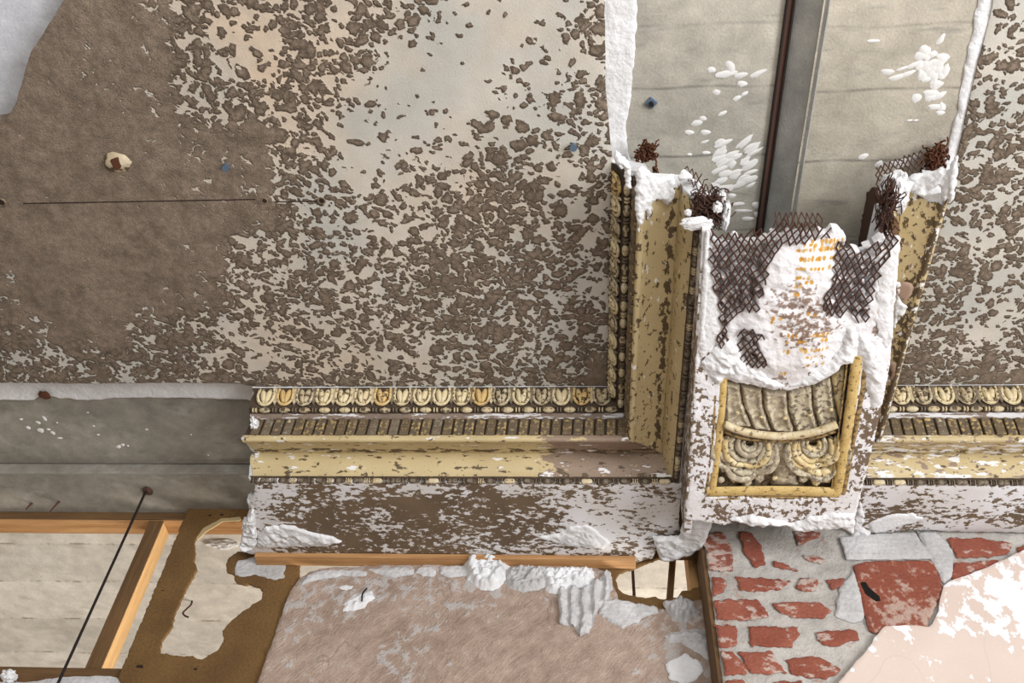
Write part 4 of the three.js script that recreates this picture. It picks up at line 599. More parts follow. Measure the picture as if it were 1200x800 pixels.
// frieze boards (flat peeling soffits between cornice and wall)
const friezePl = horiz(HF);
{
  const rL = [-1.1, 0.35, 1.95, 2.4];
  const wf = field(friezePl, rL, [[300, 580, 0.95], [320, 575, 0.85], [310, 610, 0.9], [330, 600, 0.4], [345, 640, 0.6], [300, 640, 1], [400, 572, 0.7], [500, 572, 0.75], [600, 574, 0.7], [700, 574, 0.6], [380, 585, 0.22], [420, 600, 0.18], [350, 620, 0.12], [440, 615, 0.35], [460, 630, 0.3], [500, 590, 0.02], [550, 600, 0.3], [540, 620, 0.35], [580, 585, 0.05], [600, 610, 0.25], [560, 640, 0.45], [480, 642, 0.25], [400, 640, 0.25], [620, 640, 0.5], [640, 600, 0.35], [655, 585, 0.7], [680, 600, 0.96], [720, 600, 0.95], [760, 590, 0.85], [780, 575, 0.6], [790, 600, 0.95], [700, 630, 0.95], [750, 630, 0.8], [660, 640, 0.6], [740, 645, 0.55], [770, 640, 0.7], [690, 650, 0.6], [620, 590, 0.12], [380, 610, 0.1], [400, 625, 0.15]], 3.5, 80);
  M.friezeL = peel(rL, 8, (u, v) => wf(u, v) - 0.04, 1.7);
  const out = uvs(friezePl, [[299, 566], [296, 585], [290, 605], [284, 622], [281, 640], [288, 648], [300, 650], [420, 652], [560, 653], [680, 656], [742, 660], [765, 654], [772, 640], [778, 630], [800, 627]]);
  const fr = thing('frieze_board', 'flat brown soffit with white flaking paint along the long cornice above the pine batten', 'soffit');
  mesh('soffit', sheet(friezePl, [...out, [0.284, 2.19], [0.284, D0 + 0.192], uv(299, 562, friezePl)], { thick: 0.022, base: -0.02, cell: 0.012, rough: 0.003, freq: 40, mat: M.friezeL, round: 0.003 }), M.friezeL, fr);
  crust(fr, friezePl, [[282, 634], [290, 605], [297, 596], [300, 612], [302, 634], [296, 640], [284, 638]], { thick: 0.016, relief: (u, v) => 0.02 * Math.abs(fbm(u * 22, v * 22, 4, 0.6)) });
  crust(fr, friezePl, [[300, 632], [312, 616], [340, 614], [362, 622], [388, 627], [402, 634], [380, 638], [340, 639], [312, 640], [302, 640]], { thick: 0.005, relief: (u, v, s) => 0.5 * Math.min(s, 0.03) * Math.abs(fbm(u * 16, v * 16, 4, 0.6)) + 0.004 });
  crust(fr, friezePl, [[628, 628], [655, 624], [668, 616], [690, 614], [704, 624], [716, 634], [708, 642], [690, 641], [660, 637]], { thick: 0.004, relief: (u, v, s) => 0.5 * Math.min(s, 0.025) * Math.abs(fbm(u * 16 + 9, v * 16, 4, 0.6)) + 0.003, seed: 5 });
  // raw broken edge beside the bare concrete
  const ed = sideL(-0.95);
  for (const [x, y, r, s] of [[300, 470, 0.02, 1], [293, 500, 0.022, 2], [297, 540, 0.02, 4], [296, 556, 0.018, 5], [290, 590, 0.028, 6], [285, 618, 0.03, 7], [283, 636, 0.024, 8]]) { const h = y < 560 ? 1.9 : 1.82, p = hit(x + 4, y, horiz(y < 485 ? 1.97 : y < 525 ? 1.875 : y < 560 ? 1.86 : 1.815)); mesh('plaster_crust', lump(V(p.x, p.y + 0.012, p.z - 0.004), [r * 0.5, r * 0.6, r], s, M.plasterWhite, 0.45, 3), M.plasterWhite, fr).userData.label = 'white broken plaster edge'; }
  // hanging white plaster corner at the bracket's foot
  const hp = plane3(hit(775, 632, horiz(1.79)), hit(832, 612, horiz(1.77)), hit(800, 655, vert(2.30)), V(0, -0.5, 1));
  const hang = sheet(hp, uvs(hp, [[764, 628], [798, 627], [801, 600], [812, 604], [834, 612], [830, 628], [824, 640], [812, 648], [790, 654], [774, 656]]), { thick: 0.012, cell: 0.005, rough: 0.005, freq: 35, mat: M.plasterWhite, round: 0.012, relief: (u, v) => 0.01 * Math.abs(fbm(u * 20, v * 20, 4, 0.6)) });
  tag(mesh('plaster_corner', hang, M.plasterWhite), 'white plaster corner hanging between the bracket and the bright jagged hole', 'plaster');
}
{
  const rR = [0.6, 1.7, 1.9, 2.4];
  const wf = field(friezePl, rR, [[1020, 580, 0.75], [1050, 575, 0.95], [1100, 575, 0.9], [1150, 578, 0.92], [1195, 575, 0.8], [1030, 600, 0.25], [1060, 598, 0.12], [1050, 610, 0.35], [1090, 595, 0.75], [1110, 605, 0.65], [1150, 600, 0.75], [1140, 590, 0.9], [1190, 590, 0.4], [1195, 605, 0.25], [1170, 610, 0.6], [1100, 620, 0.95], [1150, 622, 0.95], [1190, 622, 0.9], [1040, 620, 0.9], [1005, 600, 0.6]], 3.5, 60);
  M.friezeR = peel(rR, 9, wf, 1.7);
  const out = uvs(friezePl, [[1000, 627], [1040, 624], [1080, 621], [1120, 623], [1200, 624], [1300, 626]]);
  const fr = thing('frieze_board', 'white peeling soffit between the bracket and the brick courses at the pink skin', 'soffit');
  mesh('soffit', sheet(friezePl, [[0.66, D0 + 0.192], ...out.map((p, i) => p), [1.62, 2.2], [1.62, D0 + 0.192]], { thick: 0.022, base: -0.02, cell: 0.012, rough: 0.003, freq: 40, mat: M.friezeR, round: 0.003 }), M.friezeR, fr);
  crust(fr, friezePl, [[1018, 612], [1040, 602], [1070, 600], [1082, 606], [1072, 612], [1050, 616], [1040, 622], [1020, 624]], { thick: 0.003, relief: (u, v, s) => 0.004, seed: 3 });
  crust(fr, friezePl, [[996, 626], [1002, 600], [1008, 585], [1012, 600], [1010, 616], [1020, 622], [1010, 630]], { thick: 0.01, seed: 4 });
}

// ------------------------------------------------------------------ bracket under the beam end: panel with acanthus, lath and plaster
const CP = plane3(V(0.27, 1.75, -1.13), V(0.72, 1.75, -1.13), V(0.27, 1.69, -2.05), V(0, -1, 0));
{
  const g = thing('beam_bracket', 'broken white bracket under the beam with acanthus panel and bare metal lath', 'bracket');
  const rect = [-0.1, 0.6, -0.1, 1.05], c = (x, y) => uv(x, y, CP);
  const f = field(CP, rect, [[815, 430, 0.8], [812, 470, 0.65], [812, 520, 0.6], [815, 560, 0.7], [810, 590, 0.8], [835, 460, 0.85], [830, 540, 0.8], [1020, 470, 0.6], [1028, 500, 0.35], [1015, 520, 0.4], [1005, 560, 0.65], [1000, 590, 0.9], [1035, 450, 0.85], [1018, 440, 0.97], [860, 590, 0.8], [900, 588, 0.7], [950, 590, 0.75], [850, 602, 0.5], [920, 602, 0.6], [950, 605, 0.4], [980, 600, 0.9], [880, 600, 0.55], [830, 600, 0.8], [1030, 420, 1.0], [820, 400, 1], [900, 400, 1.1], [900, 300, 1.1], [1000, 350, 1.1], [840, 330, 1.05], [990, 460, 0.9], [1040, 400, 1]], 4, 80);
  const stains = []; const R = rng(404);
  const row = (y, x0, x1, dy = 0, p = 0.75) => { for (let x = x0; x < x1; x += 4.4) if (R() < p * 0.9) stains.push([...c(x + R() * 2, y + dy * (x - x0) / (x1 - x0) + R() * 1.8), 0.0026 + 0.0026 * R(), 0.0036 + 0.0036 * R(), 0.5 + 0.45 * R()]); };
  row(284, 940, 986); row(280, 950, 986); row(290, 934, 986, -2, 1); row(299, 933, 985, 0, 1); row(310, 931, 975, 0, 0.9); row(320, 931, 945); row(331, 930, 948, -6, 1); row(340, 928, 934); row(368, 903, 912); row(373, 902, 910); row(388, 921, 930); row(396, 920, 928); row(396, 935, 970, -2); row(407, 917, 926); row(405, 936, 968); row(415, 916, 924); row(414, 940, 966); row(425, 914, 922); row(423, 945, 965); row(434, 914, 922); row(363, 944, 960); row(388, 950, 970); row(336, 1032, 1038); row(345, 1030, 1038); row(355, 1030, 1036); row(365, 1030, 1034); row(384, 842, 850); row(392, 842, 848); row(400, 846, 850);
  const soil = [[930, 350, 22, 14], [945, 378, 26, 16], [912, 445, 6, 8], [940, 388, 16, 10], [1030, 388, 5, 5]].map(([x, y, a, b]) => [...c(x, y), a / 440, b / 330]);
  M.console = bake(rect, 900, (u, v) => {
    const gr = fbm(u * 130, v * 130, 3, 0.6), lo = fbm(u * 7, v * 7, 3), md = fbm(u * 36, v * 36, 4, 0.6), w = f(u, v);
    let h = 0.5 + 0.1 * gr + 0.16 * md, col = mul3(mix3([236, 236, 240], [216, 212, 210], clamp(0.25 + 0.5 * lo + 0.25 * md)), 1 + 0.015 * gr);
    if (w < 0.995) { const k = 1 - sstep(-0.03, 0.03, layer(0.85 * fbm(u * 60, v * 48, 4, 0.66) + 0.4 * fbm(u * 16, v * 14 + 5, 2), w)); col = mix3(col, mul3([116, 98, 80], 1 + 0.08 * gr), k); h -= 0.25 * k; }
    for (const [a, b, rx, ry] of soil) { const d = ((u - a) / rx) ** 2 + ((v - b) / ry) ** 2; if (d < 2.2) { const k = sstep(-0.2, 0.4, layer(fbm(u * 70, v * 70, 3, 0.65), 0.75 * (1 - d / 2.2))); col = mix3(col, mul3([128, 104, 90], 1 + 0.15 * gr), 0.8 * k); } }
    for (const [a, b, rx, ry, k] of stains) { const dx = (u - a) / rx, dy = (v - b) / ry, d = dx * dx + dy * dy; if (d < 1.4) col = mix3(col, [198, 138, 42], k * sstep(1.4, 0.4, d + 0.7 * gr)); }
    return [...col, h];
  }, 0.0035, 0.8);
  const outer = uvs(CP, [[827, 276], [840, 282], [862, 278], [884, 288], [902, 276], [925, 270], [950, 276], [972, 268], [984, 268], [991, 278], [994, 292], [1006, 294], [1020, 288], [1032, 280], [1046, 276], [1056, 280], [1054, 300], [1050, 340], [1047, 380], [1044, 420], [1041, 440], [1031, 490], [1018, 545], [1004, 600], [1000, 614], [985, 620], [962, 618], [948, 614], [925, 619], [905, 612], [870, 610], [850, 616], [828, 612], [803, 609], [806, 570], [810, 500], [817, 400], [822, 330]]);
  const opening = uvs(CP, [[848, 446], [862, 447], [880, 451], [900, 456], [922, 458], [940, 455], [955, 450], [968, 443], [980, 432], [996, 422], [1002, 424], [990, 500], [977, 584], [905, 583], [834, 582], [842, 510]]);
  const mid = c(925, 370);
  const zones = [[[829, 262], [845, 270], [868, 268], [890, 262], [900, 272], [905, 262], [920, 252], [935, 258], [946, 254], [958, 262], [975, 266], [972, 276], [950, 282], [930, 282], [915, 286], [905, 296], [898, 320], [894, 345], [886, 360], [870, 364], [856, 374], [854, 395], [850, 420], [840, 404], [843, 370], [836, 340], [832, 310], [828, 285]],
    [[863, 384], [880, 382], [896, 386], [898, 392], [888, 396], [894, 412], [904, 424], [890, 430], [872, 426], [862, 408]],
    [[984, 276], [990, 282], [1000, 290], [1016, 288], [1030, 280], [1050, 262], [1056, 268], [1050, 290], [1036, 312], [1026, 340], [1022, 360], [1012, 380], [1004, 376], [996, 368], [980, 372], [966, 366], [956, 356], [966, 340], [974, 320], [976, 300]]].map(z => uvs(CP, z));
  mesh('soffit', sheet(CP, outer, { thick: 0.026, base: -0.026, cell: 0.0042, rough: 0.003, freq: 50, holes: [opening], cut: (u, v) => { let q = 1; for (const z of zones) { const d = polySD(z, u, v); if (d > 0) q = Math.min(q, 0.006 * (fbm(u * 62 + 3, v * 50, 2, 0.6) - 0.08) + 0.004 * sstep(0.012, 0.0, d)); } return q; }, mat: M.console, round: 0.003, relief: (u, v) => { const d = Math.hypot((u - mid[0]) / 0.12, (v - mid[1]) / 0.26), up = sstep(c(900, 460)[1], c(900, 420)[1], v); return up * (0.004 * fbm(u * 26, v * 26, 4, 0.55) + 0.016 * sstep(1.1, 0.5, d)) + 0.0015 * fbm(u * 20, v * 20, 2); } }), M.console, g);
  mesh('plaster_keys', sheet(CP, uvs(CP, [[834, 296], [905, 292], [1000, 306], [1044, 300], [1038, 430], [826, 430]]), { thick: 0.01, base: -0.055, cell: 0.006, rough: 0.006, mat: M.plasterWhite, relief: (u, v) => 0.012 * Math.abs(fbm(u * 40, v * 40, 3, 0.55)) }), M.plasterWhite, g).userData.label = 'white plaster keys behind the lath';
  // recessed panel bed
  mesh('panel_bed', sheet(CP, uvs(CP, [[838, 425], [1012, 415], [992, 590], [826, 590]]), { thick: 0.03, base: -0.06, cell: 0.02, mat: M.panelBed }), M.panelBed, g);
  // sides and back of the bracket box
  M.sidePeel = peel([1.0, 2.2, 1.6, 2.1], 12, (u, v) => 0.32 + 0.45 * sstep(1.5, 1.15, u), 1.6, 800, [104, 88, 70]);
  const topH = 1.812;
  const sl = plane3(V(0.268, 1.75, -1.13), V(0.283, 1.69, -2.07), V(0.268, 1.9, -1.13), V(-1, 0, 0));
  const slp = (d, h) => { const p = V(0.2755, h, -d).sub(sl.o); return [p.dot(sl.u), p.dot(sl.v)]; };
  mesh('side_panel', sheet(sl, [slp(1.135, 1.752), slp(1.6, 1.722), slp(2.085, 1.688), slp(2.085, 1.9), slp(1.6, 1.82), slp(1.13, 1.83)], { thick: 0.02, base: -0.02, cell: 0.02, rough: 0.003, mat: M.sidePeel, uvf: (u, v) => [1.13 + u, 1.75 + v] }), M.sidePeel, g);
  const srx = [[1.14, 0.69], [1.5, 0.726], [2.09, 0.735]];
  const inner = plane3(V(0.672, 1.75, -1.14), V(0.715, 1.69, -2.09), V(0.672, 1.95, -1.14), V(-1, 0, 0));
  mesh('side_panel', sheet(inner, [[0, 0.012], [0.86, 0.012], [0.86, 0.12], [0.3, 0.13], [0.06, 0.12], [0.02, 0.16], [0.0, 0.1]], { thick: 0.015, base: -0.015, cell: 0.012, rough: 0.006, mat: M.plasterWhite }), M.oldOrShadedWood, g);
  mesh('back_panel', box(0.29, 0.70, 1.73, 1.9, -2.01, -1.995, M.oldOrShadedWood), M.oldOrShadedWood, g);
  const light = mesh('corner_bead', sheet(CP, uvs(CP, [[827, 268], [832, 270], [830, 330], [826, 400], [819, 400], [823, 330]]), { thick: 0.004, cell: 0.005, rough: 0.0015, mat: M.plasterWhite, round: 0.003 }), M.plasterWhite, g);
  // upper plaster lumps
  const lumpOn = (l, o, label) => { mesh('plaster_mass', sheet(CP, uvs(CP, l), { cell: 0.004, rough: 0.006, freq: 40, mat: M.plasterWhite, thick: 0.004, round: 0.012, ...o }), M.plasterWhite, g).userData.label = label; };
  lumpOn([[822, 425], [836, 408], [850, 395], [868, 400], [886, 420], [905, 440], [922, 452], [905, 456], [880, 450], [850, 444], [842, 452], [830, 440]], { relief: (u, v, s) => 0.45 * Math.min(s, 0.03) * (0.4 + Math.abs(fbm(u * 24, v * 24, 4, 0.6))), seed: 2 }, 'white plaster spilled over the panel top');
  lumpOn([[925, 452], [945, 440], [968, 428], [985, 410], [992, 385], [1000, 378], [1004, 392], [1000, 425], [985, 430], [968, 444], [948, 452]], { relief: (u, v, s) => 0.5 * Math.min(s, 0.03) * (0.4 + Math.abs(fbm(u * 22, v * 22, 4, 0.6))), seed: 3 }, 'white plaster ridge at the panel corner');
  lumpOn([[1006, 388], [1022, 400], [1036, 420], [1040, 440], [1034, 470], [1022, 480], [1016, 450], [1010, 425], [1004, 405]], { relief: (u, v, s) => 0.35 * Math.min(s, 0.03) * (0.4 + Math.abs(fbm(u * 26, v * 26, 4, 0.6))), seed: 4 }, 'white plaster smear on the bracket edge');
  lumpOn([[850, 612], [880, 606], [905, 612], [930, 616], [950, 608], [985, 604], [1002, 606], [1000, 630], [985, 622], [965, 624], [940, 626], [918, 618], [890, 620]].map(([x, y]) => [x, y - 4]), { thick: 0.008, relief: (u, v, s) => 0.01 * Math.abs(fbm(u * 24, v * 24, 4, 0.6)), seed: 5 }, 'ragged white plaster at the bracket foot');
  lumpOn([[1024, 290], [1040, 284], [1050, 290], [1046, 330], [1042, 380], [1040, 410], [1030, 395], [1026, 370], [1030, 330]], { thick: 0.002, relief: (u, v) => 0.003 * Math.abs(fbm(u * 30, v * 30, 3)), seed: 6 }, 'flat white plaster strip along the bracket edge');
  lumpOn([[828, 300], [836, 330], [846, 370], [846, 398], [834, 408], [822, 420], [822, 380], [825, 330]], { thick: 0.002, relief: (u, v) => 0.003 * Math.abs(fbm(u * 30, v * 30, 3)), seed: 7 }, 'flat white plaster strip beside the lath');

  // expanded metal lath
  const lathGeo = (pl, inside, pu, pv, r, zf, seed, warp = 0.0016) => {
    const R = rng(seed), node = new Map(), get = (i, j, k) => { const key = i + '_' + j; if (!node.has(key)) { const u = (i + (j & 1) * 0.5) * pu + (R() - 0.5) * warp * 2 + 0.006 * n2(i * 0.21 + seed, j * 0.17), v = j * pv * 0.5 + (R() - 0.5) * warp * 2; node.set(key, [u, v, inside(u, v) ? 1 : 0]); } return node.get(key); };
    const pos = [], ix = [];
    const seg = (a, b) => { if (!a[2] || !b[2] || R() < 0.05) return; const p = at(pl, a[0], a[1], zf(a[0], a[1])), q = at(pl, b[0], b[1], zf(b[0], b[1])), t = q.clone().sub(p).normalize(), s = t.clone().cross(pl.n).normalize().multiplyScalar(r), m = pl.n.clone().multiplyScalar(r * 1.2); p.addScaledVector(t, -r * 0.6); q.addScaledVector(t, r * 0.6); const o = pos.length / 3; for (const w of [p, q]) for (const [x, y] of [[1, 0], [0, 1], [-1, 0], [0, -1]]) pos.push(w.x + s.x * x + m.x * y, w.y + s.y * x + m.y * y, w.z + s.z * x + m.z * y); for (let k = 0; k < 4; k++) { const e = (k + 1) % 4; ix.push(o + k, o + 4 + k, o + e, o + e, o + 4 + k, o + 4 + e); } };
    const j1 = Math.ceil(0.7 / (pv * 0.5)), i1 = Math.ceil(0.6 / pu);
    for (let j = -12; j < j1; j++) for (let i = -6; i < i1; i++) { const a = get(i, j), o = j & 1; seg(a, get(i + o, j + 1)); seg(a, get(i - 1 + o, j + 1)); }
    const q = new THREE.BufferGeometry(); q.setAttribute('position', new THREE.Float32BufferAttribute(pos, 3)); q.setIndex(ix); return setUV((() => { const e = q.toNonIndexed(); e.computeVertexNormals(); return e; })(), null, () => [0, 0]);
  };
  const keep = (u, v) => zones.some(z => polySD(z, u, v) > -0.002) && fbm(u * 22 + 5, v * 22, 3) > -0.85;
  const lm = mesh('metal_lath', lathGeo(CP, keep, 0.0150, 0.0245, 0.0019, (u, v) => 0.0045 + 0.002 * n2(u * 20, v * 20) + 0.015 * sstep(1.1, 0.5, Math.hypot((u - mid[0]) / 0.12, (v - mid[1]) / 0.26)) * sstep(c(900, 460)[1], c(900, 420)[1], v), 11, 0.0022), M.rust, g);
  lm.userData.kind = 'stuff'; lm.userData.label = 'rusty diamond metal lath';
  // panel mouldings
  const bar = (pts, r, flat, m, name = 'panel_moulding', base = -0.004) => mesh(name, tube(pts.map(([x, y]) => hit(x, y, CP, base)), r, m, { sides: 10, flat, n: CP.n, seg: 3 }), m, g);
  bar([[848, 436], [845, 480], [840, 530], [834, 577]], 0.0105, 0.6, M.frameYellow); bar([[838, 462], [836, 500], [832, 540], [827, 576]], 0.006, 0.8, M.frameOld);
  bar([[1005, 416], [998, 470], [989, 530], [981, 578]], 0.0135, 0.55, M.frameYellow); bar([[1014, 432], [1006, 480], [997, 530], [988, 578]], 0.008, 0.8, M.frameOld);
  bar([[828, 576], [880, 575], [930, 575], [984, 577]], 0.017, 0.45, M.frameYellow); bar([[826, 584], [880, 583], [930, 583], [988, 585]], 0.006, 0.7, M.frameOld);
  mesh('panel_reveal', sheet(plane3(hit(994, 424, CP), hit(975, 578, CP), hit(994, 424, CP, -0.05), V(-1, 0, 0)), [[0, 0], [0.42, 0], [0.42, 0.03], [0, 0.03]], { thick: 0.004, cell: 0.01, mat: M.frameOld }), M.frameOld, g);
  // fluted leaves above the band
  const fl = [[[849, 446], [866, 448], [869, 470], [880, 496], [864, 497], [849, 494]], [[868, 448], [892, 453], [893, 475], [903, 502], [882, 499], [871, 470]], [[894, 454], [921, 458], [922, 478], [930, 504], [905, 502], [895, 474]], [[923, 458], [950, 452], [951, 474], [958, 502], [933, 504], [924, 478]], [[952, 450], [972, 440], [976, 468], [982, 496], [961, 501], [953, 474]], [[974, 438], [990, 426], [988, 462], [984, 492], [978, 470]]];
  fl.forEach((l, i) => mesh('flute_leaf', sheet(CP, uvs(CP, l, -0.03), { thick: 0.006, base: -0.032, cell: 0.0035, rough: 0.0016, freq: 60, mat: M.acanth, relief: (u, v, s) => 0.013 * Math.sqrt(clamp(s / 0.007)) - 0.006 * sstep(0.004, 0.016, s) + 0.003 * n2(u * 70, v * 25) }), [M.acanthDark, M.acanthDark, M.acanthDark, M.acanth, M.acanth, M.acanthPale][i], g));
  const ball = (x, y, r, m = M.acanthPale, z = -0.012) => { const p = hit(x, y, CP, z), q = new THREE.SphereGeometry(r, 10, 8); q.scale(1, 0.7, 1); q.translate(p.x, p.y, p.z); mesh('pearl', boxUV(q, m), m, g); };
  for (const [x, y] of [[864, 484], [892, 489], [920, 490], [949, 487], [974, 480]]) ball(x, y, 0.0055);
  bar([[849, 497], [866, 504], [890, 509], [915, 511], [940, 509], [962, 504], [981, 497]], 0.0105, 0.9, M.bead, 'band', 0.004); bar([[850, 506], [866, 512], [890, 516], [915, 517], [940, 515], [962, 511], [979, 505]], 0.004, 0.9, M.frameOld, 'band_fillet', -0.006);
  // two acanthus rosettes: nested curling lobes
  const rosette = (cx2, cy2, dirx, seed, m1, m2, m3) => {
    const R = rng(seed);
    for (let k = 0; k < 6; k++) { const cutAt = k < 2 ? [[0, 1]] : k < 4 ? [[0, 0.52], [0.48, 1]] : [[0, 0.36], [0.33, 0.68], [0.65, 1]]; for (const [f0, f1] of cutAt) { const rx = (7.5 + k * 5.2), ry = (6.5 + k * 6.3), a0 = -0.6 + 0.12 * k, a1 = Math.PI * (1.25 - 0.03 * k), pts = []; for (let i = 0; i <= 8; i++) { const a = a0 + (a1 - a0) * (f0 + (f1 - f0) * i / 8), wv = 1 + 0.09 * R() + (k > 1 ? 0.12 * Math.sin(i / 8 * Math.PI) : 0); pts.push(hit(cx2 + dirx * Math.cos(a) * rx * wv - dirx * k * 0.9, Math.min(569, Math.max(513, cy2 + Math.sin(a) * ry * 0.9 * wv)), CP, -0.020 + 0.003 * R() + 0.0035 * Math.sin(i / 8 * Math.PI) + (k % 2) * 0.004)); } const m = [m1, m2, m1, m3, m1, m2][k]; mesh('acanthus_lobe', tube(pts, 0.0072 + 0.0006 * k, m, { sides: 8, flat: 1.25, n: CP.n, seg: 2, taper: t => 0.35 + 0.85 * Math.sin(Math.PI * (0.08 + 0.8 * t)) }), m, g); } }
    for (let k = 0; k < 7; k++) { const a = 0.25 + k * 0.44, rx = 34, ry = 44, p = hit(clamp(cx2 + dirx * Math.cos(a) * rx - dirx * 3, 843, 977), clamp(cy2 + Math.sin(a) * ry, 530, 568), CP, -0.018); mesh('leaf_tip', lump(p, [0.012, 0.009, 0.014], seed + k, m3, 0.3, 2), [m1, m3, m2][k % 3], g); }
  };
  rosette(878, 520, 1, 31, M.acanth, M.acanthDark, M.acanthPale); rosette(953, 520, -1, 57, M.acanthPale, M.acanth, M.acanthPale);
  mesh('stem', sheet(CP, uvs(CP, [[908, 516], [926, 516], [928, 540], [936, 566], [902, 566], [910, 540]], -0.03), { thick: 0.008, base: -0.034, cell: 0.005, mat: M.acanthDark, relief: (u, v, s) => 0.014 * Math.sqrt(clamp(s / 0.02)) }), M.acanthDark, g);
  ball(845, 562, 0.01, M.acanthDark); ball(968, 562, 0.009, M.acanthPale); ball(908, 560, 0.008, M.acanthPale); ball(925, 558, 0.007, M.acanth);
}

// ------------------------------------------------------------------ loose lath, rust clumps, plaster scraps at the broken end
function tangle(c, [rx, ry, rz], n, r, seed, len = 0.6) { const R = rng(seed), gs = []; for (let i = 0; i < n; i++) { const a = V((R() - 0.5) * 2, (R() - 0.5) * 2, (R() - 0.5) * 2), pts = [a]; for (let k = 0; k < 3; k++) pts.push(pts[k].clone().add(V((R() - 0.5) * 2 * len, (R() - 0.5) * 2 * len, (R() - 0.5) * 2 * len))); gs.push(tube(pts.map(p => V(c.x + p.x * rx, c.y + p.y * ry, c.z + p.z * rz)), r, null, { sides: 4, seg: 2 })); } return mergeGeometries(gs); }
{
  const up = horiz(1.9);
  const clump = (x, y, h, size, n, label, m, seed, r = 0.0015) => { const c = hit(x, y, horiz(h)), o = tag(mesh('lath_clump', tangle(c, size, n, r, seed), m), label, 'lath'); return o; };
  const k1 = clump(757, 178, 2.0, [0.014, 0.01, 0.018], 120, 'small rusty orange clump of lath wire at the top of the egg-and-dart beam cornice', M.rustOrange, 1, 0.0022);
  clump(768, 201, 1.93, [0.004, 0.01, 0.014], 30, 'rusty wire end beside the crusted beam cornice', M.rustOrange, 2, 0.0022);
  clump(1096, 188, 1.98, [0.016, 0.014, 0.024], 160, 'shaggy rusty clump of lath by the yellow beam cornice', M.rustOrange, 3, 0.002);
  const c2 = hit(830, 244, horiz(1.80)), tg = thing('lath_tangle', 'crumpled dark lath tangle with white scraps above the bracket corner', 'lath');
  mesh('wire', tangle(c2, [0.03, 0.022, 0.04], 230, 0.0013, 4, 0.5), M.rust, tg).userData.kind = 'stuff';
  for (const [x, y, h, s, sd] of [[817, 262, 1.77, [0.034, 0.006, 0.016], 1], [841, 243, 1.775, [0.010, 0.006, 0.014], 2], [850, 252, 1.79, [0.010, 0.02, 0.035], 3], [806, 249, 1.78, [0.008, 0.005, 0.008], 4], [846, 232, 1.80, [0.008, 0.01, 0.02], 5]]) mesh('plaster_scrap', lump(hit(x, y, horiz(h)), s, sd, M.plasterWhite, 0.3, 3), M.plasterWhite, tg);
  clump(1040, 240, 1.80, [0.013, 0.025, 0.045], 120, 'dark fuzzy lath tangle along the inner face of the casing', M.rust, 6, 0.0014);
  const wc = hit(1052, 232, horiz(1.83)); tag(mesh('plaster_lump', lump(V(wc.x, wc.y + 0.02, wc.z), [0.03, 0.03, 0.05], 21, M.plasterWhite, 0.4), M.plasterWhite), 'white crumbling plaster edge beside the fuzzy lath', 'plaster');
  // upright strip of lath standing above the yellow cornice
  const strand = (name, label, A, B, C, D, nu, nv, m) => { const gs = []; const R = rng(nu * 31 + nv), P = (u, v) => A.clone().lerp(B, u).lerp(D.clone().lerp(C, u), v).add(V((R() - 0.5) * 0.004, (R() - 0.5) * 0.004, (R() - 0.5) * 0.004)); const grid = []; for (let j = 0; j <= nv; j++) grid.push(Array.from({ length: nu + 1 }, (_, i) => P((i + (j & 1) * 0.5) / (nu + 0.5), j / nv))); for (let j = 0; j < nv; j++) for (let i = 0; i <= nu; i++) for (const q of [i + (j & 1), i - 1 + (j & 1)]) if (grid[j + 1][q]) gs.push(tube([grid[j][i], grid[j][i].clone().lerp(grid[j + 1][q], 0.5), grid[j + 1][q]], 0.0015, null, { sides: 4, seg: 1 })); return tag(mesh(name, mergeGeometries(gs), m), label, 'lath'); };
  strand('lath_strip', 'dark strip of diamond lath leaning from the yellow cornice towards the concrete', hit(1026, 216, horiz(1.90)), hit(1084, 196, horiz(1.93)), hit(1080, 176, horiz(1.99)), hit(1026, 196, horiz(1.98)), 9, 4, M.rust);
  strand('lath_strip', 'scrap of diamond lath standing on the rounded beam moulding', hit(800, 208, horiz(1.87)), hit(822, 226, horiz(1.84)), hit(822, 204, horiz(1.9)), hit(803, 194, horiz(1.92)), 3, 3, M.rust);
  strand('lath_strip', 'ragged fringe of diamond lath rising over the bracket end', hit(905, 268, CP, 0.004), hit(965, 266, CP, 0.004), hit(962, 250, horiz(1.80)), hit(908, 248, horiz(1.80)), 8, 2, M.rust);
  const e1 = hit(1024, 212, horiz(1.92)), e2 = hit(1017, 296, horiz(1.76));
  const dk = plane3(V(0.684, 1.775, -1.17), V(0.70, 1.775, -1.6), V(0.684, 1.95, -1.17), V(-1, 0, 0));
  tag(mesh('casing_side', sheet(dk, [[0, 0], [0.5, 0], [0.5, 0.2], [0.02, 0.2], [-0.03, 0.16], [-0.01, 0.06]], { thick: 0.01, cell: 0.007, rough: 0.012, mat: M.oldOrShadedWood }), M.rust), 'dark inner side of the beam casing behind the fuzzy lath', 'casing');
}
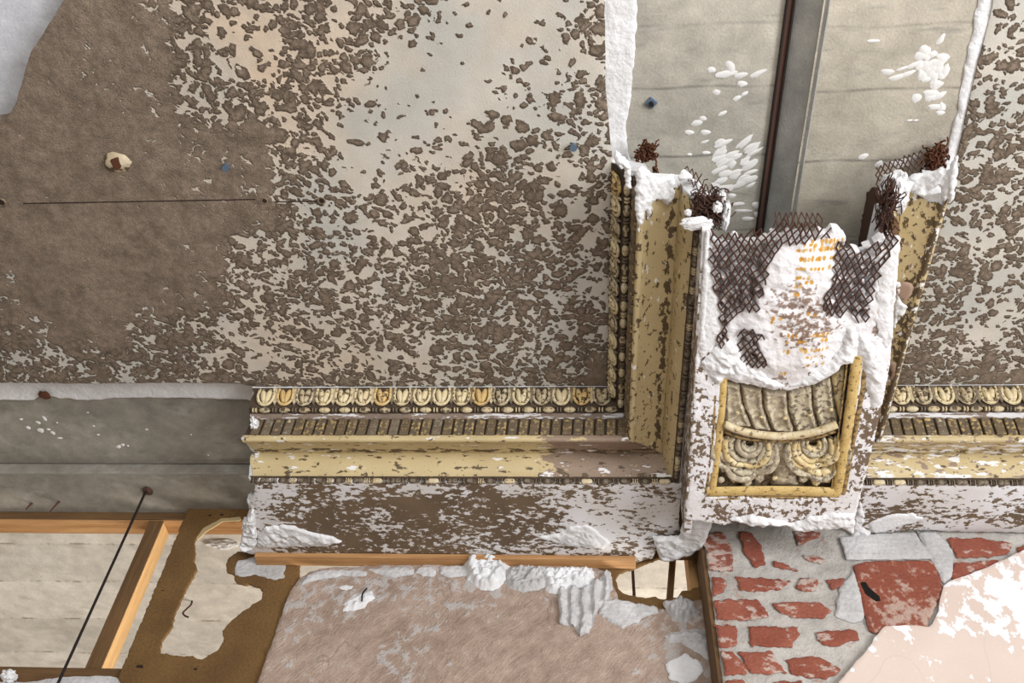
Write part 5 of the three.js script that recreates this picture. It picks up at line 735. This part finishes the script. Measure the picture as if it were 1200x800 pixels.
// white plaster edges left on the slab
{
  const resid = (pl, l, label, o = {}) => tag(mesh('plaster_edge', sheet(pl, uvs(pl, l), { thick: 0.005, cell: 0.007, rough: 0.004, freq: 28, mat: M.plasterWhite, round: 0.004, relief: (u, v) => 0.0025 * Math.abs(fbm(u * 18, v * 18, 4, 0.55)), ...o }), M.plasterWhite), label, 'plaster');
  resid(slabPlane, [[690, -600], [746, -600], [746, 20], [743, 70], [740, 110], [733, 150], [736, 180], [745, 200], [735, 215], [715, 200], [700, 100]], 'white plaster edge between the flaking ceiling and the concrete channel');
  resid(slabLow, [[1300, -560], [1335, -560], [1190, -60], [1176, 20], [1152, 100], [1136, 170], [1118, 205], [1106, 190], [1112, 160], [1122, 130], [1127, 90], [1136, 50], [1143, 10], [1160, -60]], 'jagged white plaster edge between the concrete and the smaller ceiling panel', { seed: 3 });
  resid(slabPlane, [[-500, 445], [305, 445], [307, 460], [300, 470], [285, 467], [230, 466], [150, 465], [110, 468], [70, 466], [60, 463], [46, 464], [40, 468], [-60, 467], [-500, 467]], 'white plaster edge above the bare concrete ledge', { seed: 5 });
  const rp = hit(52, 463, slabPlane, 0.014); tag(mesh('rust_spot', lump(V(rp.x, rp.y, rp.z), [0.018, 0.006, 0.014], 4, M.rust, 0.4, 2), M.rustOrange), 'small rusty lump on the white plaster edge over the ledge', 'rust');
  // square washer with bolt
  const b = hit(763, 120, slabPlane), an = thing('anchor_bolt', 'small blue square washer with a bolt on the concrete soffit', 'bolt');
  const wg = box(-0.011, 0.011, -0.002, 0.002, -0.011, 0.011, null); wg.rotateY(0.7); wg.translate(b.x, b.y - 0.003, b.z); mesh('washer', wg, M.blueSteel, an);
  const ng = new THREE.CylinderGeometry(0.006, 0.006, 0.01, 6); ng.translate(b.x, b.y - 0.009, b.z); mesh('nut', ng, M.steel, an);
}
// paint flakes clinging to the concrete
{
  M.flake = plain(0xdedddb, 0.75);
  const fg = [0, 1, 2, 3].map(k => { const R = rng(90 + k), pos = [], ix = [], N = 11; pos.push(0, 0.5, 0); for (const rr of [0.6, 1]) for (let i = 0; i < N; i++) { const a = i / N * 6.283, q = rr * (0.8 + 0.35 * R()); pos.push(Math.cos(a) * q, rr < 1 ? 0.45 : 0, Math.sin(a) * q); } for (let i = 0; i < N; i++) { const j = (i + 1) % N; ix.push(0, 1 + j, 1 + i, 1 + i, 1 + j, 1 + N + i, 1 + j, 1 + N + j, 1 + N + i); } const g = new THREE.BufferGeometry(); g.setAttribute('position', new THREE.Float32BufferAttribute(pos, 3)); g.setIndex(ix); g.computeVertexNormals(); return setUV(g, null, () => [0, 0]); });
  const R = rng(5150);
  const flake = (parent, pl, x, y, l, w, a) => { const p = hit(x, y, pl), o = mesh('paint_flake', fg[Math.floor(R() * 4)], M.flake, parent); o.position.copy(p).add(V(0, -0.0002, 0)); o.rotation.set(Math.PI + (R() - 0.5) * 0.1, a, (R() - 0.5) * 0.1); o.scale.set(l * 1.2 / 2 / 500, 0.003, w * 0.8 / 2 / 420); };
  const A = globalThis.slabChan, B = globalThis.slabChanR;
  for (const [x, y, l, w, a] of [[834, 82, 9, 8, 0], [856, 78, 8, 18, 0.4], [852, 86, 24, 9, 0.2], [868, 88, 14, 8, 0.3], [888, 86, 18, 7, 0.5], [870, 98, 10, 8, 0], [864, 115, 10, 6, 0.6], [872, 110, 8, 5, 0.6], [839, 108, 8, 8, 0], [816, 144, 12, 8, 0.3], [824, 139, 8, 7, 0], [846, 133, 10, 5, 0.5], [808, 155, 10, 7, 0], [827, 155, 11, 8, 0], [826, 166, 9, 4, 0.4], [828, 179, 10, 5, 0], [808, 181, 6, 4, 0], [842, 177, 4, 4, 0]]) flake(A, slabPlane, x, y, l, w, a);
  for (let i = 0; i < 34; i++) { const t = R(), x = 842 + 44 * R() - t * 6, y = 160 + 62 * t; flake(A, slabPlane, x, y, 9 + 13 * R(), 5 + 6 * R(), 0.35 + 0.5 * R()); }
  for (const [x, y, l, w, a] of [[832, 228, 26, 14, 0.4], [846, 222, 24, 13, 0.3], [858, 229, 8, 7, 0], [866, 239, 16, 6, 0.1], [871, 247, 18, 6, 0], [876, 256, 14, 7, 0], [886, 240, 8, 12, 0.6], [888, 252, 7, 14, 0.8]]) flake(A, slabPlane, x, y, l, w, a);
  for (let i = 0; i < 36; i++) { const t = R(), x = 1092 + (R() - 0.5) * 34 - (t - 0.5) * 4, y = 44 + 84 * t; flake(B, slabLow, x, y, 7 + 8 * R(), 6 + 7 * R(), R() * 2); }
  for (const [x, y, l, w, a] of [[1040, 84, 12, 8, 0], [1052, 90, 16, 7, 0.3], [1064, 86, 14, 6, 0.4], [1070, 76, 14, 6, 0.5], [1058, 80, 12, 4, 0.4], [1012, 183, 11, 8, 0.5], [1030, 192, 8, 9, 1], [1050, 191, 14, 7, 0.2], [1062, 188, 14, 8, 0.2], [1072, 184, 10, 9, 0.6], [1058, 194, 16, 6, 0.2], [1102, 132, 8, 6, 0], [1066, 141, 6, 3, 0.2], [1073, 141, 5, 3, 0.2], [1024, 48, 14, 4, 0]]) flake(B, slabLow, x, y, l, w, a);
  for (const [x, y, l, w, a] of [[25, 491, 6, 5, 0.5], [33, 501, 6, 8, 0.6], [45, 495, 6, 9, 0.6], [48, 504, 10, 11, 0.8], [52, 490, 5, 12, 0.1], [57, 503, 6, 5, 0], [62, 507, 6, 9, 0.5], [70, 513, 8, 4, 0], [67, 495, 3, 3, 0], [103, 483, 3, 3, 0], [110, 499, 4, 3, 0], [115, 509, 4, 4, 0], [139, 523, 8, 7, 0.7], [144, 521, 7, 6, 0.6], [150, 522, 3, 5, 0], [172, 503, 4, 4, 0], [224, 509, 2.5, 2.5, 0], [244, 533, 3, 3, 0]]) flake(slabMain, slabPlane, x, y, l, w, a);
}

// ------------------------------------------------------------------ lift everything to the floor and set each thing's origin at its base
scene.updateMatrixWorld(true);
for (const o of [...scene.children]) {
  if (!(o.isMesh || o.isGroup)) continue;
  const b = new THREE.Box3().setFromObject(o), c = V((b.min.x + b.max.x) / 2, b.min.y, (b.min.z + b.max.z) / 2);
  if (o.isMesh) o.geometry.translate(-c.x, -c.y, -c.z);
  for (const k of o.children) k.position.sub(c);
  o.position.copy(c).add(V(0, Y0, 0));
}
renderer.render(scene, camera);
